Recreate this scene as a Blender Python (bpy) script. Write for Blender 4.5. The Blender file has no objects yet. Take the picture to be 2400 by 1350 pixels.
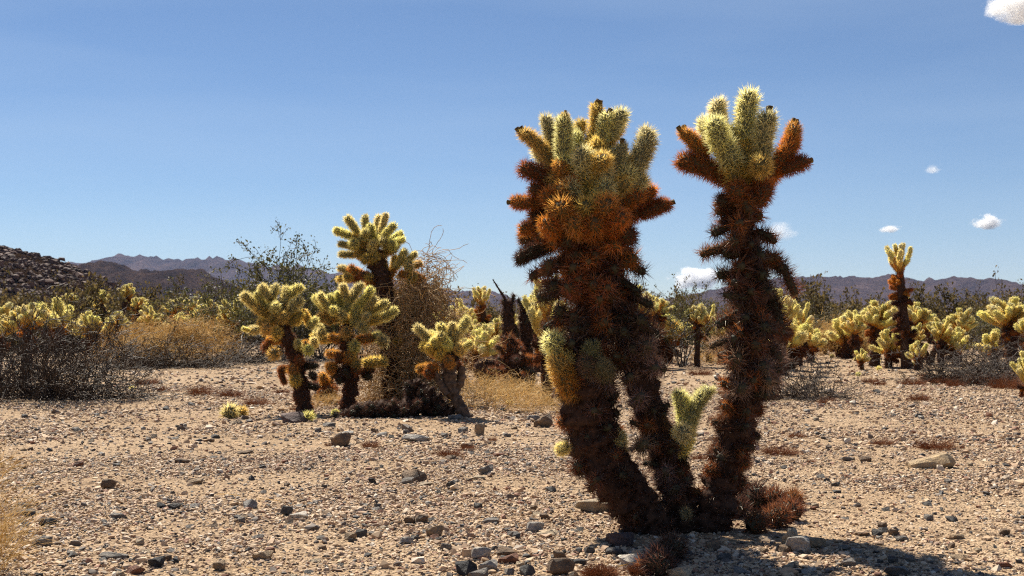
import bpy, bmesh, math, random
import numpy as np
from mathutils import Vector, Quaternion, Matrix

# ------------------------------------------------------------------ camera, sky, sun, exposure
S = bpy.context.scene
C = S.collection
F = 2897.0            # focal length in pixels of the 2400 px wide photograph
H = 0.88              # eye height, metres
HOR = 735.0           # row of the horizon in the photograph
FH = F * H

cd = bpy.data.cameras.new('camera')
cam = bpy.data.objects.new('camera', cd)
C.objects.link(cam)
cam.location = (0, 0, H)
cam.rotation_euler = (math.radians(90), 0, 0)
cd.sensor_width = 36
cd.lens = F / 2400 * 36
cd.shift_y = (HOR - 675) / 2400
cd.clip_start = 0.05
cd.clip_end = 40000
cd.dof.use_dof = True
cd.dof.focus_distance = 6.0
cd.dof.aperture_fstop = 9.0
S.camera = cam

SUN_EL, SUN_AZ = math.radians(53), math.radians(-28)      # behind the plants, to the left
wd = bpy.data.worlds.new('World')
S.world = wd
wd.use_nodes = True
nt = wd.node_tree
bg = nt.nodes['Background']
sky = nt.nodes.new('ShaderNodeTexSky')
sky.sky_type = 'NISHITA'
sky.sun_disc = False
sky.sun_elevation = SUN_EL
sky.sun_rotation = SUN_AZ
sky.altitude = 2000
sky.air_density = 1.0
sky.dust_density = 0.0
sky.ozone_density = 5.5
# thin high streaks of haze all over the sky
tcw = nt.nodes.new('ShaderNodeTexCoord'); mpw = nt.nodes.new('ShaderNodeMapping'); nzw = nt.nodes.new('ShaderNodeTexNoise'); mrw = nt.nodes.new('ShaderNodeMapRange'); mxw = nt.nodes.new('ShaderNodeMix')
mpw.inputs['Rotation'].default_value = (0.1, -0.28, 0.0); mpw.inputs['Scale'].default_value = (1.6, 1.6, 11.0)
nzw.inputs['Scale'].default_value = 1.5; nzw.inputs['Detail'].default_value = 3.5; nzw.inputs['Roughness'].default_value = 0.5
mrw.inputs['From Min'].default_value = 0.42; mrw.inputs['From Max'].default_value = 0.78; mrw.inputs['To Max'].default_value = 0.20
mxw.data_type = 'RGBA'; mxw.inputs['B'].default_value = (6.0, 7.6, 9.6, 1)
nt.links.new(tcw.outputs['Generated'], mpw.inputs[0]); nt.links.new(mpw.outputs[0], nzw.inputs['Vector']); nt.links.new(nzw.outputs['Fac'], mrw.inputs[0])
nt.links.new(mrw.outputs[0], mxw.inputs['Factor']); nt.links.new(sky.outputs[0], mxw.inputs['A']); nt.links.new(mxw.outputs['Result'], bg.inputs[0])
bg.inputs[1].default_value = 0.053

sl = bpy.data.lights.new('sun', 'SUN')
sl.energy = 5.0
sl.angle = math.radians(0.5)
sl.color = (1.0, 0.93, 0.80)
sun = bpy.data.objects.new('sun', sl)
C.objects.link(sun)
sd = Vector((math.sin(SUN_AZ) * math.cos(SUN_EL), math.cos(SUN_AZ) * math.cos(SUN_EL), math.sin(SUN_EL)))
sun.rotation_euler = sd.to_track_quat('Z', 'Y').to_euler()
sun.location = (-20, 40, 60)

S.view_settings.view_transform = 'Standard'
S.view_settings.look = 'None'
S.view_settings.gamma = 1
S.view_settings.exposure = 0.8
S.render.engine = 'CYCLES'
S.cycles.max_bounces = 10
S.cycles.filter_width = 1.15
S.cycles.diffuse_bounces = 2
S.cycles.sample_clamp_indirect = 3.0
S.cycles.glossy_bounces = 2
S.cycles.transmission_bounces = 3
S.cycles.volume_bounces = 8
S.cycles.use_denoising = False
S.cycles.use_adaptive_sampling = False
S.cycles.caustics_reflective = False
S.cycles.caustics_refractive = False

# ------------------------------------------------------------------ helpers
def W(px, py, D):
    return np.array([(px - 1200) / F * D, D, H + (HOR - py) / F * D])

def gz(x, y):
    x = np.asarray(x, float); y = np.asarray(y, float)
    a = 0.012 * np.sin(x * 1.9 + 1.3 * np.sin(y * 0.9)) * np.sin(y * 1.6 + 0.7)
    b = 0.015 * np.sin(x * 0.7 + 2.0) * np.cos(y * 0.55 + 1.0)
    r = np.hypot(x, y)
    return (a + b) * np.clip(1.3 - r / 40.0, 0, 1)

def G(px, py):
    D = FH / (py - HOR)
    x = (px - 1200) / F * D
    return np.array([x, D, float(gz(x, D))])

def vhash(ix, iy, seed):
    n = (ix.astype(np.int64) * 374761393 + iy.astype(np.int64) * 668265263 + seed * 982451653) & 0x7fffffff
    n = ((n ^ (n >> 13)) * 1274126177) & 0x7fffffff
    n = (n ^ (n >> 16)) & 0xffff
    return n / 65535.0

def vnoise(x, y, seed=0):
    ix = np.floor(x); iy = np.floor(y)
    fx = x - ix; fy = y - iy
    fx = fx * fx * (3 - 2 * fx); fy = fy * fy * (3 - 2 * fy)
    a = vhash(ix, iy, seed); b = vhash(ix + 1, iy, seed)
    c = vhash(ix, iy + 1, seed); d = vhash(ix + 1, iy + 1, seed)
    return (a * (1 - fx) + b * fx) * (1 - fy) + (c * (1 - fx) + d * fx) * fy

def fbm(x, y, seed=0, o=5, ridged=False):
    v = 0; a = 0.5
    for k in range(o):
        n = vnoise(x, y, seed + k)
        if ridged:
            n = 1 - np.abs(2 * n - 1)
        v = v + a * n
        x = x * 2.03 + 17.1; y = y * 2.03 + 5.3; a *= 0.5
    return v

def mesh_tri(name, V, T, mats=(), midx=None, smooth=False):
    V = np.ascontiguousarray(V, dtype=np.float32); T = np.ascontiguousarray(T, dtype=np.int32)
    m = bpy.data.meshes.new(name)
    m.vertices.add(len(V)); m.vertices.foreach_set('co', V.ravel())
    m.loops.add(T.size); m.loops.foreach_set('vertex_index', T.ravel())
    m.polygons.add(len(T))
    m.polygons.foreach_set('loop_start', np.arange(0, T.size, 3, dtype=np.int32))
    for mt in mats:
        m.materials.append(mt)
    if midx is not None:
        m.polygons.foreach_set('material_index', np.ascontiguousarray(midx, dtype=np.int32))
    sm = np.full(len(T), bool(smooth)) if not isinstance(smooth, np.ndarray) else smooth
    m.polygons.foreach_set('use_smooth', sm)
    m.update(calc_edges=True)
    return m

def link(name, data, parent=None, color=None):
    o = bpy.data.objects.new(name, data)
    C.objects.link(o)
    if parent is not None:
        o.parent = parent
    if color is not None:
        o.color = (color[0], color[1], color[2], 1)
    return o

def tag(o, label=None, cat=None, group=None, kind=None):
    if label: o['label'] = label
    if cat: o['category'] = cat
    if group: o['group'] = group
    if kind: o['kind'] = kind
    return o

def thing(name, label, cat, loc, group=None):
    return tag(put(link(name, None), loc), label, cat, group)

def put(o, loc, rz=0.0):
    o.location = tuple(float(v) for v in loc)
    o.rotation_euler = (0, 0, rz)
    return o

def copy_tree(o, parent=None):
    c = o.copy(); C.objects.link(c); c.parent = parent
    for ch in o.children:
        copy_tree(ch, c)
    return c

# ------------------------------------------------------------------ materials
def new_mat(name):
    m = bpy.data.materials.new(name); m.use_nodes = True
    t = m.node_tree; t.nodes.clear()
    out = t.nodes.new('ShaderNodeOutputMaterial')
    return m, t, out

def N(t, typ, **kw):
    n = t.nodes.new(typ)
    for k, v in kw.items():
        if k.startswith('i_'):
            n.inputs[k[2:]].default_value = v
        else:
            setattr(n, k, v)
    return n

def ramp(t, stops, interp='LINEAR'):
    r = t.nodes.new('ShaderNodeValToRGB'); r.color_ramp.interpolation = interp
    e = r.color_ramp.elements
    while len(e) < len(stops): e.new(0.5)
    for k, (p, c) in enumerate(stops):
        e[k].position = p; e[k].color = (*c, 1)
    return r

def objcolor_mat(name, gain=1.0, trans=0.5, gloss=0.05, jitter=0.25):
    """spines: papery sheaths, so half of the light goes through; the colour comes from the object"""
    m, t, out = new_mat(name)
    oi = N(t, 'ShaderNodeObjectInfo')
    geo = N(t, 'ShaderNodeNewGeometry')
    mr = N(t, 'ShaderNodeMapRange'); mr.inputs['To Min'].default_value = gain * (1 - jitter); mr.inputs['To Max'].default_value = gain * (1 + jitter)
    t.links.new(geo.outputs['Random Per Island'], mr.inputs['Value'])
    mul = N(t, 'ShaderNodeVectorMath', operation='SCALE')
    t.links.new(oi.outputs['Color'], mul.inputs[0]); t.links.new(mr.outputs[0], mul.inputs['Scale'])
    d = N(t, 'ShaderNodeBsdfDiffuse'); tr = N(t, 'ShaderNodeBsdfTranslucent')
    g = N(t, 'ShaderNodeBsdfGlossy'); g.inputs['Roughness'].default_value = 0.38; g.inputs['Color'].default_value = (.9, .85, .75, 1)
    t.links.new(mul.outputs[0], d.inputs['Color']); t.links.new(mul.outputs[0], tr.inputs['Color'])
    m1 = N(t, 'ShaderNodeMixShader'); m1.inputs[0].default_value = trans
    t.links.new(d.outputs[0], m1.inputs[1]); t.links.new(tr.outputs[0], m1.inputs[2])
    m2 = N(t, 'ShaderNodeMixShader'); m2.inputs[0].default_value = gloss
    t.links.new(m1.outputs[0], m2.inputs[1]); t.links.new(g.outputs[0], m2.inputs[2])
    t.links.new(m2.outputs[0], out.inputs[0])
    return m

def core_mat():
    m, t, out = new_mat('cactus_flesh')
    oi = N(t, 'ShaderNodeObjectInfo'); tc = N(t, 'ShaderNodeTexCoord')
    nz = N(t, 'ShaderNodeTexNoise'); nz.inputs['Scale'].default_value = 60
    t.links.new(tc.outputs['Object'], nz.inputs['Vector'])
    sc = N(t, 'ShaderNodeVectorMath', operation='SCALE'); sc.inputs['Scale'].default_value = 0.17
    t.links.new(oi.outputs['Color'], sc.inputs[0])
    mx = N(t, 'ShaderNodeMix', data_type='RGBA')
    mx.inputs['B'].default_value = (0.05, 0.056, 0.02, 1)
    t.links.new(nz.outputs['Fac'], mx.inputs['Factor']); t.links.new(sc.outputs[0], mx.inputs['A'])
    b = N(t, 'ShaderNodeBsdfPrincipled'); b.inputs['Roughness'].default_value = 0.8
    t.links.new(mx.outputs['Result'], b.inputs['Base Color'])
    t.links.new(b.outputs[0], out.inputs[0])
    return m

def simple_mat(name, c1, c2, scale=20, rough=0.85, bump=0.0, trans=0.0, detail=4, spec=0.3, island=0.0):
    m, t, out = new_mat(name)
    tc = N(t, 'ShaderNodeTexCoord'); nz = N(t, 'ShaderNodeTexNoise')
    nz.inputs['Scale'].default_value = scale; nz.inputs['Detail'].default_value = detail
    t.links.new(tc.outputs['Object'], nz.inputs['Vector'])
    r = ramp(t, [(0.3, c1), (0.7, c2)])
    if island:
        geo = N(t, 'ShaderNodeNewGeometry'); mi = N(t, 'ShaderNodeMix', data_type='FLOAT'); mi.inputs['Factor'].default_value = island
        t.links.new(nz.outputs['Fac'], mi.inputs['A']); t.links.new(geo.outputs['Random Per Island'], mi.inputs['B'])
        t.links.new(mi.outputs[0], r.inputs[0])
    else:
        t.links.new(nz.outputs['Fac'], r.inputs[0])
    b = N(t, 'ShaderNodeBsdfPrincipled'); b.inputs['Roughness'].default_value = rough
    b.inputs['Specular IOR Level'].default_value = spec
    t.links.new(r.outputs[0], b.inputs['Base Color'])
    if bump:
        bp = N(t, 'ShaderNodeBump'); bp.inputs['Strength'].default_value = bump; bp.inputs['Distance'].default_value = 0.01
        t.links.new(nz.outputs['Fac'], bp.inputs['Height']); t.links.new(bp.outputs[0], b.inputs['Normal'])
    if trans:
        tr = N(t, 'ShaderNodeBsdfTranslucent'); t.links.new(r.outputs[0], tr.inputs['Color'])
        mx = N(t, 'ShaderNodeMixShader'); mx.inputs[0].default_value = trans
        t.links.new(b.outputs[0], mx.inputs[1]); t.links.new(tr.outputs[0], mx.inputs[2])
        t.links.new(mx.outputs[0], out.inputs[0])
    else:
        t.links.new(b.outputs[0], out.inputs[0])
    return m

def gravel_mat():
    m, t, out = new_mat('gravel_stone')
    oi = N(t, 'ShaderNodeObjectInfo'); tc = N(t, 'ShaderNodeTexCoord')
    r = ramp(t, [(0.0, (.54, .385, .245)), (.20, (.47, .322, .195)), (.38, (.43, .285, .178)), (.53, (.58, .445, .315)), (.63, (.28, .185, .125)),
                 (.71, (.135, .105, .085)), (.81, (.60, .50, .39)), (.86, (.065, .06, .056)), (.945, (.30, .155, .098))], 'CONSTANT')
    t.links.new(oi.outputs['Random'], r.inputs[0])
    nz = N(t, 'ShaderNodeTexNoise'); nz.inputs['Scale'].default_value = 3.0; nz.inputs['Detail'].default_value = 3
    t.links.new(tc.outputs['Object'], nz.inputs['Vector'])
    hv = N(t, 'ShaderNodeHueSaturation'); t.links.new(r.outputs[0], hv.inputs['Color'])
    mr = N(t, 'ShaderNodeMapRange'); mr.inputs['To Min'].default_value = 0.7; mr.inputs['To Max'].default_value = 1.3
    t.links.new(nz.outputs['Fac'], mr.inputs[0]); t.links.new(mr.outputs[0], hv.inputs['Value'])
    b = N(t, 'ShaderNodeBsdfPrincipled'); b.inputs['Roughness'].default_value = 0.72; b.inputs['Specular IOR Level'].default_value = 0.3
    t.links.new(hv.outputs[0], b.inputs['Base Color']); t.links.new(b.outputs[0], out.inputs[0])
    return m

def stone_mat():
    """individual stones: colour from the object, mottled and veined"""
    m, t, out = new_mat('stone')
    oi = N(t, 'ShaderNodeObjectInfo'); tc = N(t, 'ShaderNodeTexCoord')
    add = N(t, 'ShaderNodeVectorMath', operation='ADD'); sc = N(t, 'ShaderNodeVectorMath', operation='SCALE'); sc.inputs['Scale'].default_value = 31
    cmb = N(t, 'ShaderNodeCombineXYZ')
    for k in range(3): t.links.new(oi.outputs['Random'], cmb.inputs[k])
    t.links.new(cmb.outputs[0], sc.inputs[0]); t.links.new(tc.outputs['Object'], add.inputs[0]); t.links.new(sc.outputs[0], add.inputs[1])
    nz = N(t, 'ShaderNodeTexNoise'); nz.inputs['Scale'].default_value = 3.2; nz.inputs['Detail'].default_value = 8; nz.inputs['Roughness'].default_value = .68
    t.links.new(add.outputs[0], nz.inputs['Vector'])
    r = ramp(t, [(.28, (.35, .33, .32)), (.5, (.85, .85, .85)), (.68, (1.35, 1.28, 1.15))])
    t.links.new(nz.outputs['Fac'], r.inputs[0])
    mu = N(t, 'ShaderNodeMix', data_type='RGBA', blend_type='MULTIPLY'); mu.inputs['Factor'].default_value = 1
    t.links.new(oi.outputs['Color'], mu.inputs['A']); t.links.new(r.outputs[0], mu.inputs['B'])
    b = N(t, 'ShaderNodeBsdfPrincipled'); b.inputs['Roughness'].default_value = 0.7; b.inputs['Specular IOR Level'].default_value = 0.3
    t.links.new(mu.outputs['Result'], b.inputs['Base Color'])
    bp = N(t, 'ShaderNodeBump'); bp.inputs['Strength'].default_value = 0.7; bp.inputs['Distance'].default_value = 0.08
    t.links.new(nz.outputs['Fac'], bp.inputs['Height']); t.links.new(bp.outputs[0], b.inputs['Normal'])
    t.links.new(b.outputs[0], out.inputs[0])
    return m

def ground_mat():
    m, t, out = new_mat('desert_ground')
    tc = N(t, 'ShaderNodeTexCoord')
    n1 = N(t, 'ShaderNodeTexNoise'); n1.inputs['Scale'].default_value = 0.8; n1.inputs['Detail'].default_value = 6
    n2 = N(t, 'ShaderNodeTexNoise'); n2.inputs['Scale'].default_value = 45; n2.inputs['Detail'].default_value = 5; n2.inputs['Roughness'].default_value = .7
    v1 = N(t, 'ShaderNodeTexVoronoi'); v1.inputs['Scale'].default_value = 90
    v2 = N(t, 'ShaderNodeTexVoronoi'); v2.inputs['Scale'].default_value = 28
    for n in (n1, n2, v1, v2): t.links.new(tc.outputs['Object'], n.inputs['Vector'])
    base = ramp(t, [(.3, (.38, .258, .153)), (.7, (.49, .35, .222))]); t.links.new(n1.outputs['Fac'], base.inputs[0])
    sep = N(t, 'ShaderNodeSeparateColor'); t.links.new(v1.outputs['Color'], sep.inputs[0])
    grain = ramp(t, [(0, (.5, .45, .42)), (.12, (.85, .82, .8)), (.5, (1, 1, 1)), (.9, (1.2, 1.2, 1.2)), (.97, (1.5, 1.5, 1.5))]); t.links.new(sep.outputs[0], grain.inputs[0])
    mu = N(t, 'ShaderNodeMix', data_type='RGBA', blend_type='MULTIPLY'); mu.inputs['Factor'].default_value = 1
    t.links.new(base.outputs[0], mu.inputs['A']); t.links.new(grain.outputs[0], mu.inputs['B'])
    sep2 = N(t, 'ShaderNodeSeparateColor'); t.links.new(v2.outputs['Color'], sep2.inputs[0])
    big = ramp(t, [(0, (.45, .42, .40)), (.10, (1, 1, 1)), (.93, (1, 1, 1)), (.97, (1.35, 1.3, 1.25))], 'CONSTANT'); t.links.new(sep2.outputs[1], big.inputs[0])
    mu2 = N(t, 'ShaderNodeMix', data_type='RGBA', blend_type='MULTIPLY'); mu2.inputs['Factor'].default_value = 1
    t.links.new(mu.outputs['Result'], mu2.inputs['A']); t.links.new(big.outputs[0], mu2.inputs['B'])
    b = N(t, 'ShaderNodeBsdfPrincipled'); b.inputs['Roughness'].default_value = 0.9; b.inputs['Specular IOR Level'].default_value = 0.15
    t.links.new(mu2.outputs['Result'], b.inputs['Base Color'])
    ad = N(t, 'ShaderNodeMath', operation='MULTIPLY_ADD'); ad.inputs[1].default_value = -1.2
    t.links.new(v1.outputs['Distance'], ad.inputs[0]); t.links.new(n2.outputs['Fac'], ad.inputs[2])
    bp = N(t, 'ShaderNodeBump'); bp.inputs['Strength'].default_value = 1.0; bp.inputs['Distance'].default_value = 0.012
    t.links.new(ad.outputs[0], bp.inputs['Height']); t.links.new(bp.outputs[0], b.inputs['Normal'])
    t.links.new(b.outputs[0], out.inputs[0])
    return m

def mountain_mat(name, dark, mid, lite, s):
    m, t, out = new_mat(name)
    tc = N(t, 'ShaderNodeTexCoord')
    n1 = N(t, 'ShaderNodeTexNoise'); n1.inputs['Scale'].default_value = s; n1.inputs['Detail'].default_value = 8; n1.inputs['Roughness'].default_value = .62
    n2 = N(t, 'ShaderNodeTexNoise'); n2.inputs['Scale'].default_value = s * 9; n2.inputs['Detail'].default_value = 6; n2.inputs['Roughness'].default_value = .75
    for n in (n1, n2): t.links.new(tc.outputs['Object'], n.inputs['Vector'])
    mx = N(t, 'ShaderNodeMix', data_type='FLOAT'); mx.inputs['Factor'].default_value = .5
    t.links.new(n1.outputs['Fac'], mx.inputs['A']); t.links.new(n2.outputs['Fac'], mx.inputs['B'])
    r = ramp(t, [(.38, dark), (.5, mid), (.62, lite)]); t.links.new(mx.outputs[0], r.inputs[0])
    b = N(t, 'ShaderNodeBsdfDiffuse'); t.links.new(r.outputs[0], b.inputs['Color'])
    bp = N(t, 'ShaderNodeBump'); bp.inputs['Strength'].default_value = 1.0; bp.inputs['Distance'].default_value = 30
    t.links.new(mx.outputs[0], bp.inputs['Height']); t.links.new(bp.outputs[0], b.inputs['Normal'])
    t.links.new(b.outputs[0], out.inputs[0])
    return m

M_SPINE = objcolor_mat('cholla_spine', 1.0, .68, .06, .45)
M_SPINE_FAR = objcolor_mat('cholla_spine_far', 1.0, .66, .03, .2)
M_CORE = core_mat()
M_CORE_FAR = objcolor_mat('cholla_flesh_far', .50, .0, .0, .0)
M_DEAD = simple_mat('dead_bark', (.018, .010, .007), (.085, .040, .022), 35, .95, .9)
M_WOOD = simple_mat('weathered_wood', (.03, .019, .013), (.17, .112, .075), 26, .9, .8)
M_TWIG = simple_mat('dead_twig', (.022, .014, .010), (.095, .064, .044), 6, .6, 0, 0, spec=.2, island=.5)
M_STEM = simple_mat('creosote_stem', (.03, .022, .017), (.12, .095, .075), 8, .6, 0, 0, spec=.5)
M_LEAF = simple_mat('creosote_leaf', (.045, .05, .015), (.15, .13, .04), 3, .5, 0, .4, island=.6)
M_BRUSH = simple_mat('brush_leaf', (.075, .06, .02), (.20, .14, .05), 3, .7, 0, .4, island=.6)
M_STRAW = simple_mat('dry_straw', (.58, .40, .17), (.92, .70, .35), 3, .6, 0, .5, island=.6)
M_VINE = simple_mat('dry_vine', (.40, .26, .12), (.72, .51, .27), 3, .6, 0, .4, island=.6)
M_RUST = simple_mat('rusty_tuft', (.16, .05, .018), (.42, .16, .05), 3, .7, 0, .4, island=.6)
M_FRUIT = simple_mat('dry_fruit', (.05, .025, .012), (.22, .15, .03), 60, .8, .4)
M_STONE = stone_mat()
M_GRAVEL = gravel_mat()
M_BOULDER = simple_mat('boulder', (.035, .021, .017), (.17, .10, .075), 2.5, .8, .5, spec=.35, island=.35)

PALE, CREAM = (.98, .86, .36), (.96, .87, .46)
STRAWC, AMBER, ORANGE = (.90, .66, .20), (.80, .42, .09), (.66, .26, .045)
RUST, BROWN, DARK, GREY = (.42, .14, .035), (.22, .080, .034), (.10, .045, .028), (.32, .20, .145)

# ------------------------------------------------------------------ setting: ground, hills, mountains
def build_ground():
    n = 330; k = 9.0
    t = np.linspace(-1, 1, n)
    a = np.sinh(k * t) / np.sinh(k) * 7000
    X, Y = np.meshgrid(a, a + 7.0)
    Z = gz(X, Y)
    V = np.stack([X, Y, Z], -1).reshape(-1, 3)
    i = np.arange(n * n).reshape(n, n)
    q = np.stack([i[:-1, :-1], i[:-1, 1:], i[1:, 1:], i[1:, :-1]], -1).reshape(-1, 4)
    T = np.concatenate([q[:, [0, 1, 2]], q[:, [0, 2, 3]]])
    tag(link('ground', mesh_tri('ground', V, T, [ground_mat()], smooth=True)), kind='structure')
build_ground()

def range_mesh(name, prof, Dc, depth, mat, seed, amp, nx=260, ny=90, sink=2.0):
    px = np.array([p[0] for p in prof], float); py = np.array([p[1] for p in prof], float)
    xs = np.linspace(px[0], px[-1], nx)
    ys = np.interp(xs, px, py)
    h = (HOR - ys) / F * Dc
    h = h * (1 + .07 * (fbm(xs / 22.0, xs * 0 + seed + .5, seed, 5) - .48))
    v = np.linspace(-1, 1, ny)
    X = np.repeat(((xs - 1200) / F * Dc)[None, :], ny, 0)
    Vv = np.repeat(v[:, None], nx, 1)
    s = depth / 3.0
    X = X + 0.0
    prof_v = np.clip(1 - np.abs(Vv), 0, 1)
    warp = (fbm(X / s, Vv * depth / s, seed + 50, 3) - .5) * 0.5 * np.sin(np.pi * np.abs(Vv))
    shape = np.clip(prof_v + warp * prof_v * 1.4, 0, 1) ** 1.15
    rid = fbm(X / s * 1.7, Vv * depth / s * 0.8, seed, 5, True) - .55
    Z = h[None, :] * (shape + amp * rid * np.minimum(1, 4 * np.abs(Vv)) * prof_v * 1.6)
    fine = (fbm(X / s * 9, Vv * depth / s * 9, seed + 9, 5, True) - .55) * amp * .5
    Z = Z + h[None, :] * fine * prof_v
    front = Vv < 0
    lim = h[None, :] * (Dc + Vv * depth) / Dc * .985
    Z = np.where(front, np.minimum(Z, lim), Z)
    Z = np.maximum(Z, -sink) - sink * (1 - prof_v)
    Y = Dc + Vv * depth
    V = np.stack([X, Y, Z], -1).reshape(-1, 3)
    i = np.arange(nx * ny).reshape(ny, nx)
    q = np.stack([i[:-1, :-1], i[:-1, 1:], i[1:, 1:], i[1:, :-1]], -1).reshape(-1, 4)
    T = np.concatenate([q[:, [0, 1, 2]], q[:, [0, 2, 3]]])
    o = link(name, mesh_tri(name, V, T, [mat], smooth=True))
    tag(o, kind='structure')
    return X, Y, Z

M_MT1 = mountain_mat('mountain_rock', (.018, .014, .021), (.066, .046, .050), (.13, .086, .080), .006)
M_MT2 = mountain_mat('dark_hill_rock', (.014, .010, .010), (.065, .041, .034), (.14, .086, .062), .016)
M_HILL = mountain_mat('hill_soil', (.025, .016, .012), (.07, .043, .028), (.13, .08, .05), .25)
range_mesh('mountain_far_left', [(-700, 660), (-300, 640), (0, 625), (120, 618), (173, 613), (191, 616), (204, 616), (236, 607), (267, 597), (293, 603), (328, 606), (369, 603), (408, 611),
            (446, 607), (497, 606), (573, 612), (627, 626), (694, 625), (760, 638), (860, 645), (985, 658), (1019, 673), (1050, 690), (1090, 735)], 5600, 1300, M_MT1, 3, .5)
range_mesh('mountain_centre', [(860, 735), (930, 690), (985, 664), (1019, 673), (1078, 684), (1110, 682), (1133, 679), (1158, 682), (1196, 696), (1240, 712), (1300, 720), (1380, 724), (1470, 735)],
           4000, 700, M_MT1, 11, .5)
range_mesh('mountain_right', [(1380, 735), (1500, 716), (1560, 702), (1650, 684), (1740, 664), (1800, 655), (1862, 649), (1918, 646), (1955, 652), (2005, 649), (2046, 655), (2089, 645), (2142, 653),
            (2176, 667), (2204, 655), (2242, 647), (2279, 654), (2310, 664), (2354, 666), (2400, 677), (2600, 690), (2900, 670), (3300, 735)], 3300, 900, M_MT1, 21, .55)
range_mesh('mountain_dark_hills', [(-400, 700), (60, 660), (150, 635), (204, 617), (252, 610), (287, 622), (318, 636), (344, 632), (373, 640), (408, 635), (446, 627), (478, 636),
            (497, 648), (540, 668), (600, 690), (700, 712), (800, 735)], 1600, 450, M_MT2, 31, .55)
HX, HY, HZ = range_mesh('hill', [(-1400, 500), (-700, 470), (-300, 520), (-100, 556), (0, 571), (32, 575), (64, 583), (105, 594), (143, 607), (166, 618), (191, 630), (223, 641), (248, 653),
            (287, 679), (306, 692), (350, 712), (420, 730), (440, 735)], 250, 110, M_HILL, 41, .28, 300, 110, .6)

# ------------------------------------------------------------------ rocks
def rock_mesh(name, seed, npts, mat, rough=0.0, sub=0):
    r = np.random.RandomState(seed)
    bm = bmesh.new()
    for _ in range(npts):
        v = r.normal(size=3); v /= np.linalg.norm(v)
        v = np.sign(v) * np.abs(v) ** r.uniform(.55, 1.0)
        v = v / max(np.abs(v).max(), 1e-3) * r.uniform(.72, 1.0) * np.array([.5, .5, .5])
        bm.verts.new(v)
    res = bmesh.ops.convex_hull(bm, input=bm.verts)
    bmesh.ops.delete(bm, geom=[g for g in res['geom_interior'] if isinstance(g, bmesh.types.BMVert)], context='VERTS')
    bmesh.ops.triangulate(bm, faces=bm.faces)
    if sub:
        bmesh.ops.bevel(bm, geom=list(bm.edges), offset=.035, segments=1, affect='EDGES')
        bmesh.ops.triangulate(bm, faces=bm.faces)
        bmesh.ops.subdivide_edges(bm, edges=list(bm.edges), cuts=1, use_grid_fill=True)
        for v in bm.verts:
            v.co *= 1 + r.uniform(-rough, rough)
        bmesh.ops.triangulate(bm, faces=bm.faces)
    m = bpy.data.meshes.new(name); bm.to_mesh(m); bm.free()
    m.materials.append(mat)
    return m

GRAVEL_PROTO = [rock_mesh('gravel_piece', 100 + k, 11, M_GRAVEL) for k in range(7)]
STONES = [rock_mesh('stone_shape', 200 + k, 15, M_STONE) for k in range(10)]
BIGSTONES = [rock_mesh('big_stone_shape', 300 + k, 17, M_STONE, .022, 1) for k in range(12)]
BOULDERS = [rock_mesh('boulder_shape', 400 + k, 13, M_BOULDER) for k in range(9)]

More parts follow.
